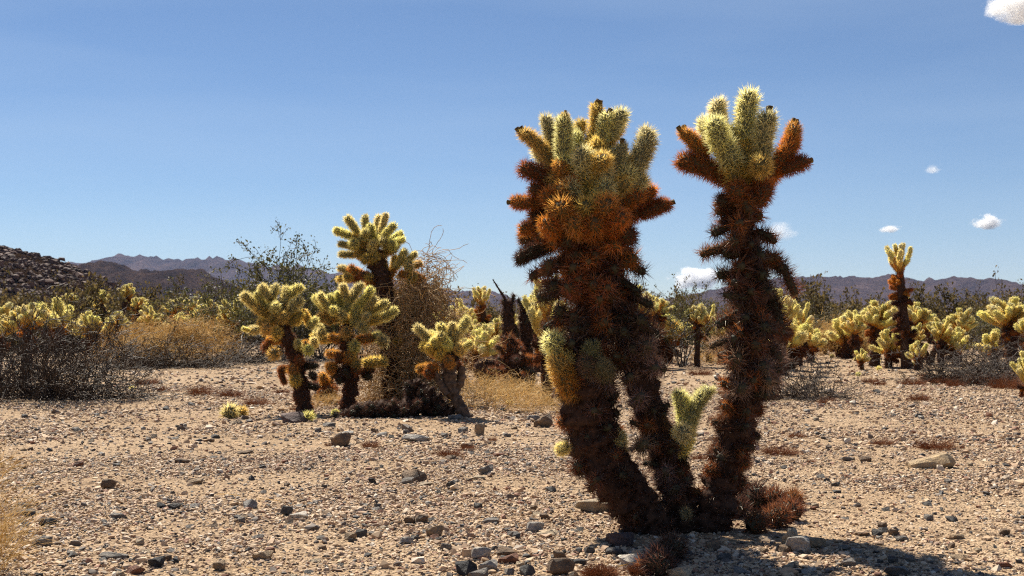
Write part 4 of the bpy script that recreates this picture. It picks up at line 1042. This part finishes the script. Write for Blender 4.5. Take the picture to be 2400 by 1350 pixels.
# dead black trunks and the rusty dead bush
def dead_cholla():
    root = thing('dead_cholla', 'dead cholla of ragged black trunks with a leaning bare stick', 'dead cactus', G(1215, 905))
    D = FH / (905 - HOR); mp = D / F
    def Q(x, y, d=0.0): return W(x, y, D + d)
    trunk(root, [Q(1200, 910), Q(1196, 840), Q(1192, 760), Q(1190, 705)], [15 * mp, 12 * mp, 14 * mp, 9 * mp], DARK, .02, 4, .04, .0025, seed=51)
    trunk(root, [Q(1236, 908, .1), Q(1236, 830, .1), Q(1232, 760, .1), Q(1230, 712, .1)], [16 * mp, 13 * mp, 16 * mp, 10 * mp], DARK, .02, 4, .04, .0025, seed=52)
    trunk(root, [Q(1196, 722), Q(1180, 695), Q(1155, 655)], [4 * mp, 3 * mp, 1.2 * mp], DARK, .02, 2, .03, .002, seed=53, name='stick')
    for (x0, y0, x1, y1) in [(1195, 740, 1178, 700), (1230, 760, 1250, 730), (1200, 800, 1172, 790), (1238, 820, 1262, 800), (1205, 770, 1185, 765), (1196, 720, 1204, 690), (1184, 730, 1176, 745), (1228, 725, 1214, 700), (1240, 730, 1252, 705), (1248, 780, 1264, 770), (1215, 790, 1208, 765), (1185, 830, 1170, 845)]:
        joint(root, Q(x0, y0), Q(x1, y1), 22 * mp, DARK, 'dead')
    r2 = thing('dead_cholla', 'rust brown collapsed dead cholla before the black trunks', 'dead cactus', G(1205, 915))
    D = FH / (915 - HOR); mp = D / F
    trunk(r2, [Q(1196, 914), Q(1200, 870), Q(1212, 830)], [16 * mp, 14 * mp, 8 * mp], DARK, .02, 4, .04, .0025, seed=54)
    R = random.Random(4)
    for k in range(40):
        a = R.uniform(0, 6.28); z = R.uniform(795, 900); rr = R.uniform(16, 50) * (1.15 if z > 830 else .75)
        joint(r2, Q(1202 + rr * .35 * math.cos(a), z), Q(1202 + rr * math.cos(a) * 1.2, z + R.uniform(-18, 26), rr * mp * math.sin(a)), R.uniform(20, 28) * mp, R.choice([RUST, BROWN, BROWN, DARK]), 'dead')
    r3 = thing('fallen_cactus', 'black cut end of a fallen trunk lying in the dry grass', 'log', G(1150, 905))
    trunk(r3, [W(1135, 870, FH / (900 - HOR)), W(1158, 862, FH / (900 - HOR) + .3)], [28 * mp, 26 * mp], DARK, .02, 4, .04, .0025, seed=55)
dead_cholla()

# ------------------------------------------------------------------ shrubs, grass, vines
def tubes(segs, mat, name, sides=3):
    A = np.array(segs, float)
    p0, p1, r0, r1 = A[:, 0:3], A[:, 3:6], A[:, 6], A[:, 7]
    d = unit(p1 - p0); ref = np.where(np.abs(d[:, 2:3]) > .9, np.array([[1., 0, 0]]), np.array([[0, 0, 1.]]))
    a = unit(np.cross(d, ref)); b = np.cross(d, a)
    V = []
    for k in range(sides):
        c, s = math.cos(2 * math.pi * k / sides), math.sin(2 * math.pi * k / sides)
        V.append((p0 + (a * c + b * s) * r0[:, None], p1 + (a * c + b * s) * r1[:, None]))
    V = np.stack([v for pr in V for v in pr], 1).reshape(-1, 3)      # per segment: k0 bottom, k0 top, k1 bottom ...
    i = np.arange(len(A))[:, None] * (2 * sides); T = []
    for k in range(sides):
        x, y = 2 * k, 2 * ((k + 1) % sides)
        T += [i + np.array([[x, y, y + 1]]), i + np.array([[x, y + 1, x + 1]])]
    return mesh_tri(name, V, np.concatenate(T), [mat], smooth=True)

def grow(r, starts, levels, wander, gravity=0.0, rmin=.002):
    """branching twigs; starts = (pos, dir, length, radius); levels = children per branch at each level"""
    segs = []; tips = []
    stack = [(np.array(p, float), unit(d), L, rad, 0) for (p, d, L, rad) in starts]
    while stack:
        p, d, L, rad, lv = stack.pop()
        n = 5 if lv == 0 else 4 if lv == 1 else 3
        for k in range(n):
            d = unit(d + r.normal(0, wander, 3) + np.array([0, 0, gravity]))
            q = p + d * L / n
            if q[2] < .01: q[2] = .01; d[2] = abs(d[2]) * .3
            ra, rb = max(rmin, rad * (1 - .6 * k / n)), max(rmin, rad * (1 - .6 * (k + 1) / n))
            segs.append((*p, *q, ra, rb))
            if lv < len(levels) and k >= (1 if lv else 0):
                for _ in range(r.poisson(levels[lv] / n)):
                    nd = unit(d + r.normal(0, .62, 3))
                    stack.append((q.copy(), nd, L * r.uniform(.4, .65), rb * .7, lv + 1))
            p = q
        tips.append((p, d, lv))
        if lv >= 1:
            tips.append((.5 * (p + q) if k else p, d, lv))
    return segs, tips

def leaves(r, tips, n_each, size, spread, mat, name):
    P = np.array([t[0] for t in tips]); D = np.array([t[1] for t in tips])
    P = np.repeat(P, n_each, 0); D = np.repeat(D, n_each, 0); n = len(P)
    P = P + r.normal(0, spread, (n, 3)) - D * r.uniform(0, spread * 3, n)[:, None]
    d = unit(D * .6 + r.normal(0, .7, (n, 3)) + np.array([0, 0, .3])); a = unit(np.cross(d, r.normal(size=(n, 3)))); c = np.cross(d, a)
    L = size * r.uniform(.6, 1.3, n)[:, None]
    V = np.stack([P, P + d * L * .55 + a * L * .32 + c * L * .1, P + d * L, P + d * L * .55 - a * L * .32 + c * L * .1], 1).reshape(-1, 3)
    i = np.arange(n)[:, None] * 4
    T = np.concatenate([i + np.array([[0, 1, 2]]), i + np.array([[0, 2, 3]])])
    return mesh_tri(name, V, T, [mat])

def twig_bush(seed, n, spread, height, L, rad, levels, base=.15, wander=.22, mat=None, up=.5, name='twigs'):
    r = np.random.RandomState(seed); st = []
    for k in range(n):
        az = r.uniform(0, 6.28); el = r.uniform(-.05, 1.0) * up
        d = np.array([math.cos(az) * spread, math.sin(az) * spread * .8, .12 + el * height])
        st.append((np.array([r.normal(0, base), r.normal(0, base), .0]), d, L * r.uniform(.6, 1.15), rad * r.uniform(.6, 1.2)))
    segs, tips = grow(r, st, levels, wander, 0, .0030)
    return tubes(segs, mat or M_TWIG, name), tips

def bush_thing(name, label, cat, loc, parts, group=None, rz=0.0, scale=(1, 1, 1)):
    root = thing(name, label, cat, loc, group); root.rotation_euler = (0, 0, rz); root.scale = scale
    for (pn, m, kind) in parts:
        o = link(pn, m, root)
        if kind: o['kind'] = kind
    return root

# big dead twig bush at left
mA, _ = twig_bush(21, 72, 1.0, 1.5, .82, .0085, (5, 4, 2), .24, .30)
mB, _ = twig_bush(22, 46, 1.0, 1.5, .60, .008, (5, 4, 2), .18, .30)
mC, _ = twig_bush(23, 40, .9, 1.6, .50, .008, (4, 3), .07, .22)
bush_thing('dead_bush', 'wide tangled dead bush of dark bare twigs, the biggest one', 'bush', G(150, 936), [('twigs', mA, 'stuff')], scale=(.95, .8, 1.0))
bush_thing('dead_bush', 'dark bare twig bush beside the biggest tangled one', 'bush', G(-20, 930), [('twigs', mB, 'stuff')], scale=(1.15, 1, 1.05), rz=1)
bush_thing('dead_bush', 'low dark twig tangle in front of the straw bush', 'bush', G(330, 862), [('twigs', mB, 'stuff')], scale=(1.35, 1.2, .8), rz=2.5)
bush_thing('dead_bush', 'low dark twig tangle under the dome of the straw bush', 'bush', G(455, 860), [('twigs', mB, 'stuff')], scale=(1.3, 1.2, .7), rz=4.0)
bush_thing('dead_bush', 'flat dead twigs lying beside the forked young cholla', 'bush', G(575, 850), [('twigs', mC, 'stuff')], scale=(1.4, 1.3, .7), rz=.4)
bush_thing('dead_bush', 'dark bare shrub beside the right hand trunk of the great cholla', 'bush', G(1868, 932), [('twigs', mB, 'stuff')], scale=(.85, .85, .72), rz=.8)
bush_thing('dead_bush', 'wide dead brush below the big cholla at the edge', 'bush', G(2300, 900), [('twigs', mB, 'stuff')], scale=(1.4, 1.3, .72), rz=5.2)
bush_thing('dead_bush', 'dead brush behind the wide dead brush at the edge', 'bush', G(2370, 882), [('twigs', mB, 'stuff')], scale=(1.2, 1.2, .85), rz=3.2)
bush_thing('dead_bush', 'small bare upright shrub beside the wide dead brush', 'bush', G(2205, 897), [('twigs', mC, 'stuff')], scale=(.7, .7, .75), rz=1.9)

# creosote bushes
def creosote(seed, n, L, spread, levels, nl, lsize, rad=.012, up=1.3, spr=.022):
    r = np.random.RandomState(seed); st = []
    for k in range(n):
        az = 6.28 * k / n + r.uniform(-.4, .4)
        d = np.array([math.cos(az) * spread, math.sin(az) * spread, up])
        st.append((np.array([r.normal(0, .05), r.normal(0, .05), -.01]), d, L * r.uniform(.75, 1.1), rad * r.uniform(.7, 1.2)))
    segs, tips = grow(r, st, levels, .17, .03, .0042)
    tips = [t for t in tips if t[2] >= 1 and t[0][2] > L * .3]
    return tubes(segs, M_STEM, 'stems'), leaves(r, tips, nl, lsize, spr, M_LEAF, 'foliage')
cA = creosote(61, 13, 1.35, .75, (6, 5, 3), 4, .044, .018, 1.3, .034)
cB = creosote(62, 10, 1.2, .9, (5, 4, 3), 4, .044, .016, 1.2, .034)
cC = creosote(63, 12, 1.3, .62, (4, 4, 2), 4, .044, .018, 1.3, .032)
def cre(px, by, label, m, sc=1.0, group=None, rz=0, wide=1.0):
    return bush_thing('creosote_bush', label, 'bush', G(px, by), [('stems', m[0], None), ('foliage', m[1], 'stuff')], group, rz, (sc * wide, sc * wide, sc))
cre(668, 842, 'tall leggy creosote bush behind the two pale young chollas', cA, 1.18, rz=.5)
cre(560, 835, 'lower olive creosote bush joined to the tall leggy one', cB, 1.12, rz=2.2, wide=1.15)
cre(745, 840, 'dense creosote bush between the tall leggy one and the vine covered cholla', cB, 1.0, rz=4.0)
cre(855, 840, 'creosote bush peeping out behind the vine covered cholla', cB, 1.05, rz=1.0)
cre(1600, 858, 'creosote bush with bare silvery stems between the great trunks', cC, .66, rz=.3, wide=.95)
cre(1665, 845, 'thin creosote bush behind the bare stemmed one', cC, .62, rz=2.3)
cre(2310, 835, 'creosote bush behind the clump with the big edge cholla', cB, .72, rz=3.0)
cre(2402, 830, 'creosote bush at the far right edge', cA, .75, rz=4.4)
cre(1900, 828, 'faint creosote bush beyond the right hand trunk', cC, .55, rz=5)
# brown brush on the plain
rb = np.random.RandomState(71)
def brush(seed):
    r = np.random.RandomState(seed); st = []
    for k in range(22):
        az = r.uniform(0, 6.28); d = np.array([math.cos(az), math.sin(az), r.uniform(.4, 1.5)])
        st.append((np.array([r.normal(0, .12), r.normal(0, .12), 0]), d, r.uniform(.5, .9), .008))
    segs, tips = grow(r, st, (5, 3), .2, 0, .005)
    return tubes(segs, M_TWIG, 'brush_stems'), leaves(r, tips, 5, .06, .04, M_BRUSH, 'brush_leaves')
brs = [brush(72), brush(73)]
BR = [(20, 800), (70, 806), (120, 800), (175, 803), (60, 790), (150, 790), (230, 798), (300, 802), (350, 800), (100, 816), (400, 800), (520, 806), (590, 800), (640, 806), (20, 822), (180, 822), (250, 808), (345, 812),
      (470, 802), (1020, 815), (1100, 800), (1300, 800), (1460, 806), (1540, 800), (1700, 806), (1790, 806), (1920, 808), (1960, 815), (2010, 800), (2300, 806), (2350, 812), (2270, 800), (1990, 822), (780, 806), (900, 806), (40, 780), (200, 782), (110, 776), (560, 790), (1600, 796),
      (1480, 792), (1660, 790), (1760, 794), (1850, 798), (1880, 790), (1930, 794), (2060, 792), (2110, 798), (2170, 794), (2220, 800), (2330, 792), (2390, 800), (980, 796), (1180, 798), (1240, 794), (700, 796)]
def BL(x):
    return 'below the rocky hill' if x < 260 else 'behind the straw bush' if x < 540 else 'behind the creosote bushes' if x < 1000 else 'behind the great cholla' if x < 1800 else 'beyond the tall slim cholla'
for k, (x, y) in enumerate(BR):
    m = brs[k % 2]
    bush_thing('brush', 'low olive brown shrub on the plain ' + BL(x), 'bush', G(x, y), [('stems', m[0], None), ('foliage', m[1], 'stuff')], 'shrubs ' + BL(x), k * 1.7, (1.3 + .3 * (k % 3), 1.3, 1.1 + .2 * (k % 4)))

# straw bush dome
def straw(seed, n, rx, ry, h, L, wdt, mat, base=.3, curl=.5, seg=4, clumps=0):
    r = np.random.RandomState(seed); segs = []
    cl = []
    for _ in range(clumps):
        q, a = math.sqrt(r.rand()) * .9, r.uniform(0, 6.28)
        cl.append((q * rx * math.cos(a), q * ry * math.sin(a), h * math.sqrt(1 - q * q) * r.uniform(.45, .95), r.uniform(.14, .26)))
    for k in range(n):
        a = r.uniform(0, 6.28); q = math.sqrt(r.rand())
        p = np.array([rx * base * q * math.cos(a), ry * base * q * math.sin(a), h * r.uniform(0, .35)])
        if clumps:
            cx, cy, cz, cr = cl[k % clumps]; p = np.array([cx, cy, cz]) + r.normal(0, cr * .6, 3) * np.array([1, 1, min(1, 1.6 * h)]); p[2] = max(.03, p[2])
        d = unit(np.array([rx * q * math.cos(a), ry * q * math.sin(a), h * r.uniform(.5, 1.4)]) + r.normal(0, .2, 3) * h)
        l = L * r.uniform(.5, 1.1)
        for s in range(seg):
            d = unit(d + r.normal(0, curl * .5, 3) + np.array([0, 0, -.10 * s * curl]))
            e = p + d * l / seg; e[2] = max(e[2], .005)
            segs.append((*p, *e, wdt * (1 - .8 * s / seg), wdt * (1 - .8 * (s + 1) / seg))); p = e
    return tubes(segs, mat, 'straw')
sA = straw(81, 3000, .85, .8, .72, .40, .0042, M_STRAW, .55, 1.0, 5, 34)
bush_thing('straw_bush', 'big dome of dry golden straw among dark twigs', 'bush', G(400, 856), [('straw', sA, 'stuff')], scale=(1.0, 1, .95))
sA2 = straw(82, 1300, .65, .6, .55, .36, .004, M_STRAW, .55, 1.0, 5, 12)
bush_thing('straw_bush', 'smaller mound of dry straw beside the golden straw dome', 'bush', G(300, 850), [('straw', sA2, 'stuff')], scale=(.8, .9, 1))
bush_thing('straw_bush', 'low straw mound at the end of the golden straw dome', 'bush', G(505, 845), [('straw', sA2, 'stuff')], scale=(1.0, .9, 1.05), rz=2)
bush_thing('straw_bush', 'straw mound behind the right hand trunk of the great cholla', 'bush', G(1700, 850), [('straw', sA2, 'stuff')], scale=(1, .9, .8), rz=1)
bush_thing('straw_bush', 'brownish straw mound left of the clump with the tall slim cholla', 'bush', G(1975, 838), [('straw', sA2, 'stuff')], scale=(1, .9, 1.05), rz=3)
# wiry grass near the stump
gA = straw(83, 420, .5, .4, .26, .32, .0026, M_STRAW, .9, .9, 4, 14)
for (x, y, s, lb) in [(1170, 962, 1.0, 'wiry yellow grass patch just right of the weathered stump'), (1230, 950, .9, 'wiry yellow grass patch before the rusty dead cholla'), (1130, 930, 1.0, 'wiry grass behind the weathered stump'),
                      (1260, 968, .6, 'thin straw by the blocky brown stone'), (775, 955, .5, 'dry straw under the bushy pale cholla')]:
    bush_thing('grass_tuft', lb, 'grass', G(x, y), [('blades', gA, 'stuff')], rz=x, scale=(s, s, s * .8))
gB = straw(84, 420, .35, .35, .5, .5, .0016, M_STRAW, .5, .5, 5)
for (x, y, s, lb) in [(-60, 1345, .65, 'thin golden dry grass at the very edge of the gravel'), (-75, 1180, .65, 'thin golden dry grass beyond the edge tuft')]:
    bush_thing('grass_tuft', lb, 'grass', G(x, y), [('blades', gB, 'stuff')], rz=x, scale=(s, s, s))

# vines on the tall cholla
def vines():
    r = np.random.RandomState(91); segs = []
    D = FH / (946 - HOR) + .12
    for k in range(3600):
        u = r.rand(); y = 640 + 330 * u ** .8
        wx = 60 + 45 * math.sin(min(1, u * 1.2) * 2.6)
        x = 955 + 16 * (u < .6) + r.normal(0, .52) * wx
        dd = r.normal(0, .5) * wx * D / F
        p = W(x, y, D + dd) - G(935, 946)
        d = unit(r.normal(0, 1, 3) + np.array([.1, 0, -.3])); l = r.uniform(.15, .5)
        n = 7
        for s in range(n):
            d = unit(d + r.normal(0, .42, 3) + np.array([0, 0, -.06]))
            e = p + d * l / n; e[2] = max(e[2], .01)
            segs.append((*p, *e, .0030, .0026)); p = e
    for k in range(70):      # loose ends against the sky
        p = W(r.uniform(960, 1020), r.uniform(590, 720), D + r.uniform(-.1, .2)) - G(935, 946)
        d = unit(np.array([r.uniform(.2, 1), r.normal(0, .4), r.uniform(-.2, .8)])); l = r.uniform(.2, .5)
        for s in range(8):
            d = unit(d + r.normal(0, .3, 3) + np.array([.03, 0, -.07]))
            e = p + d * l / 8
            segs.append((*p, *e, .0030, .0024)); p = e
    root = thing('dry_vine', 'tangled curtain of dry tan vines hanging on the tall cholla', 'vine', G(935, 946))
    o = link('strands', tubes(segs, M_VINE, 'strands'), root); o['kind'] = 'stuff'
vines()

# ------------------------------------------------------------------ fallen joints, rusty tufts, dry sticks
def fallen(px, py, w, col, label, lod='dead', ang=None, up=.25, group=None, n=1):
    p = G(px, py); mp = p[1] / F
    root = thing('fallen_joint', label, 'cactus joint', p, group)
    a = RJ.uniform(0, 3.14) if ang is None else ang
    d = unit(np.array([math.cos(a), math.sin(a) * .8, up])); L = w * mp * .62
    c = p + np.array([0, 0, w * mp * .28])
    joint(root, c - d * L * .5, c + d * L * .6, w * mp * .95, col, lod)
    return root
fg = [(1770, 1186, 84, DARK, 'dark fallen cholla joint touching the right hand trunk'), (1772, 1244, 84, BROWN, 'upright dark bristly fallen joint in the heap by the right trunk'), (1818, 1232, 84, BROWN, 'broad brown bristly fallen joint in the heap by the right trunk'),
      (1852, 1218, 84, BROWN, 'outermost brown bristly fallen joint of the heap'), (1857, 1186, 74, (.30, .11, .04), 'topmost rusty fallen joint of the heap'), (1812, 1188, 78, BROWN, 'brown fallen joint at the back of the heap'),
      (1728, 1206, 76, DARK, 'black fallen joint under the right hand trunk')]
for (x, y, w, c, lb) in fg: fallen(x, y + 4, w * .9, c, lb, 'near', up=RJ.uniform(.3, 1.2))
fallen(1545, 1345, 96, DARK, 'black dead joint lying in the cactus shadow', 'near', up=.9); fallen(1568, 1312, 84, DARK, 'black dead joint behind another in the cactus shadow', 'near', up=.4)
fallen(1518, 1336, 62, RUST, 'rusty dead joint against the black dead joint')
fallen(538, 978, 44, PALE, 'pale upright fallen joint on the open ground', 'mid', up=1.6); fallen(566, 974, 34, STRAWC, 'small golden fallen joint beside the pale upright one', 'mid', up=.1)
fallen(722, 992, 34, PALE, 'pale round fallen joint on the dark slab', 'mid', up=.5); fallen(786, 978, 22, PALE, 'little pale joint at the foot of the bushy cholla', 'mid')
for k, (x, y, w) in enumerate([(1195, 948, 20), (2060, 868, 16), (2140, 858, 16), (1950, 838, 14), (2055, 852, 20), (2005, 846, 12), (2012, 882, 14), (310, 918, 16), (1905, 850, 14)]):
    fallen(x, y, w, PALE, 'small pale fallen joint lying on far gravel', 'far', group='pale joints scattered on the far gravel')
def tuft_mesh(seed, n=260, h=.06, rr=.09, w=.0011, mat=M_RUST):
    return straw(seed, n, rr, rr, h, rr * 1.0, w, mat, .7, .8, 3)
tm = [tuft_mesh(95), tuft_mesh(96), tuft_mesh(97, 420, .05, .13)]
TU = [(1052, 1072, 52), (1095, 1058, 36), (1828, 1064, 52), (1865, 1022, 36), (2070, 1040, 44), (2192, 1050, 56), (470, 926, 60), (540, 930, 52), (345, 904, 36), (868, 1050, 44), (690, 962, 24), (600, 950, 40), (2040, 900, 36), (2155, 940, 50), (2140, 905, 34),
      (1940, 945, 44), (1690, 925, 26), (1650, 925, 20), (1900, 1085, 20), (1640, 1078, 40), (1150, 1040, 20), (770, 1045, 20), (380, 920, 30), (660, 920, 26), (2060, 905, 30), (2000, 875, 24), (820, 985, 30), (1325, 905, 24), (1700, 895, 30), (1640, 880, 34), (1600, 905, 24)]
LT = [(2170 + (k * 61) % 235, 884 + (k * 17) % 30, 30 + (k * 7) % 26) for k in range(12)]
for k, (x, y, w) in enumerate(TU + LT):
    p = G(x, y); s = w * p[1] / F / .18
    if k >= len(TU): lb, gp = 'rusty brown litter tuft under the wide dead brush', 'litter under the wide dead brush'
    elif y < 960: lb, gp = 'flat rusty tuft far back between the cacti', 'rusty tufts far back'
    else: lb, gp = 'small rusty brown tuft on the open gravel', 'rusty tufts on the open gravel'
    bush_thing('rusty_tuft', lb, 'tuft', p, [('blades', tm[k % 3], 'stuff')], gp, k * 1.3, (s * 1.2, s, s))
tg = tuft_mesh(98, 900, .05, .07, .0008)
p = G(1408, 1345); s = 78 * p[1] / F / .14
bush_thing('rusty_tuft', 'wide bristly rusty tuft beside the big angular brown stone', 'tuft', p, [('blades', tg, 'stuff')], scale=(s * 1.1, s, s))
p = G(1500, 1340); s = 64 * p[1] / F / .14
bush_thing('rusty_tuft', 'ragged rusty tuft in front of the broken white stone', 'tuft', p, [('blades', tg, 'stuff')], scale=(s, s, s), rz=2)
for k, (x0, y0, x1, y1, r_) in enumerate([(508, 1156, 562, 1163, .0022), (600, 1168, 660, 1177, .0018), (1450, 1322, 1520, 1315, .0020), (1735, 1165, 1752, 1195, .002), (578, 1320, 604, 1332, .0016), (1556, 1205, 1596, 1216, .0015)]):
    a, b = G(x0, y0), G(x1, y1); a[2] += .006; b[2] += .012
    q = .5 * (a + b) + np.array([0, 0, .004]); d = (b - a)
    o = link('straw_stalk', tubes([(*(a - a), *(q - a), r_, r_ * .9), (*(q - a), *(b - a), r_ * .9, r_ * .5)], M_STRAW, 'stalk', 5)); o.location = tuple(a)
    tag(o, 'thin dry straw stalk lying on the gravel', 'straw', 'straw stalks on the gravel')

# ------------------------------------------------------------------ clouds
def cloud_mat(dens, soft, seed):
    m, t, out = new_mat('cloud_vapour')
    tc = N(t, 'ShaderNodeTexCoord')
    mp = N(t, 'ShaderNodeMapping'); mp.inputs['Location'].default_value = (seed * 3.1, seed * 1.7, seed * .9); t.links.new(tc.outputs['Object'], mp.inputs[0])
    nz = N(t, 'ShaderNodeTexNoise'); nz.inputs['Scale'].default_value = 1.9; nz.inputs['Detail'].default_value = 7; nz.inputs['Roughness'].default_value = .62
    t.links.new(mp.outputs[0], nz.inputs['Vector'])
    ln = N(t, 'ShaderNodeVectorMath', operation='LENGTH'); t.links.new(tc.outputs['Object'], ln.inputs[0])
    ma = N(t, 'ShaderNodeMath', operation='MULTIPLY_ADD'); ma.inputs[1].default_value = 1.7; t.links.new(nz.outputs['Fac'], ma.inputs[0])
    sb = N(t, 'ShaderNodeMath', operation='MULTIPLY'); sb.inputs[1].default_value = -1.0; t.links.new(ln.outputs['Value'], sb.inputs[0]); t.links.new(sb.outputs[0], ma.inputs[2])
    mr = N(t, 'ShaderNodeMapRange'); mr.inputs['From Min'].default_value = .22; mr.inputs['From Max'].default_value = .22 + soft; mr.inputs['To Max'].default_value = dens
    t.links.new(ma.outputs[0], mr.inputs[0])
    v = N(t, 'ShaderNodeVolumePrincipled'); v.inputs['Color'].default_value = (1, 1, 1, 1); v.inputs['Anisotropy'].default_value = .35
    t.links.new(mr.outputs[0], v.inputs['Density']); t.links.new(v.outputs[0], out.inputs['Volume'])
    return m
def cloud(px, py, w, h, D, dens, label, seed, soft=.5):
    s = w * D / F * .58
    bm = bmesh.new(); bmesh.ops.create_icosphere(bm, subdivisions=3, radius=1)
    for v in bm.verts:
        if v.co.z < -.45: v.co.z = -.45 + (v.co.z + .45) * .2
    m = bpy.data.meshes.new('cloud'); bm.to_mesh(m); bm.free(); m.materials.append(cloud_mat(dens / s, soft, seed))
    o = link('cloud', m); o.location = tuple(W(px, py, D)); o.scale = (s, s * .7, s * h / w)
    tag(o, label, 'cloud')
cloud(2395, 18, 190, 120, 6500, 14, 'bright white cloud cut off at the corner of the sky', 3, .45)
cloud(2314, 521, 84, 52, 9000, 14, 'small puffy white cloud over the right hand mountains', 11, .6)
cloud(2087, 538, 64, 24, 9000, 7, 'thin little cloud above the tall slim cholla', 5, .6)
cloud(1826, 545, 110, 62, 9000, 3.5, 'wispy cloud beside the right trunk of the great cholla', 6, .8)
cloud(2186, 398, 50, 28, 8500, 3, 'faintest tiny wisp of cloud high over the mountains', 7, .9)
cloud(1632, 655, 150, 70, 9000, 14, 'white cloud rising behind the mountain and the creosote bush', 8, .4)

# ------------------------------------------------------------------ haze
def haze():
    bm = bmesh.new(); bmesh.ops.create_cube(bm, size=1)
    m = bpy.data.meshes.new('haze'); bm.to_mesh(m); bm.free()
    mt, t, out = new_mat('desert_haze')
    v = N(t, 'ShaderNodeVolumePrincipled'); v.inputs['Color'].default_value = (.48, .62, 1.0, 1); v.inputs['Density'].default_value = 4.2e-5
    t.links.new(v.outputs[0], out.inputs['Volume']); m.materials.append(mt)
    o = link('haze', m); o.scale = (16000, 14400, 300); o.location = (0, 0, 148)
    tag(o, 'thin bluish desert haze filling the air', 'haze', kind='stuff')
haze()
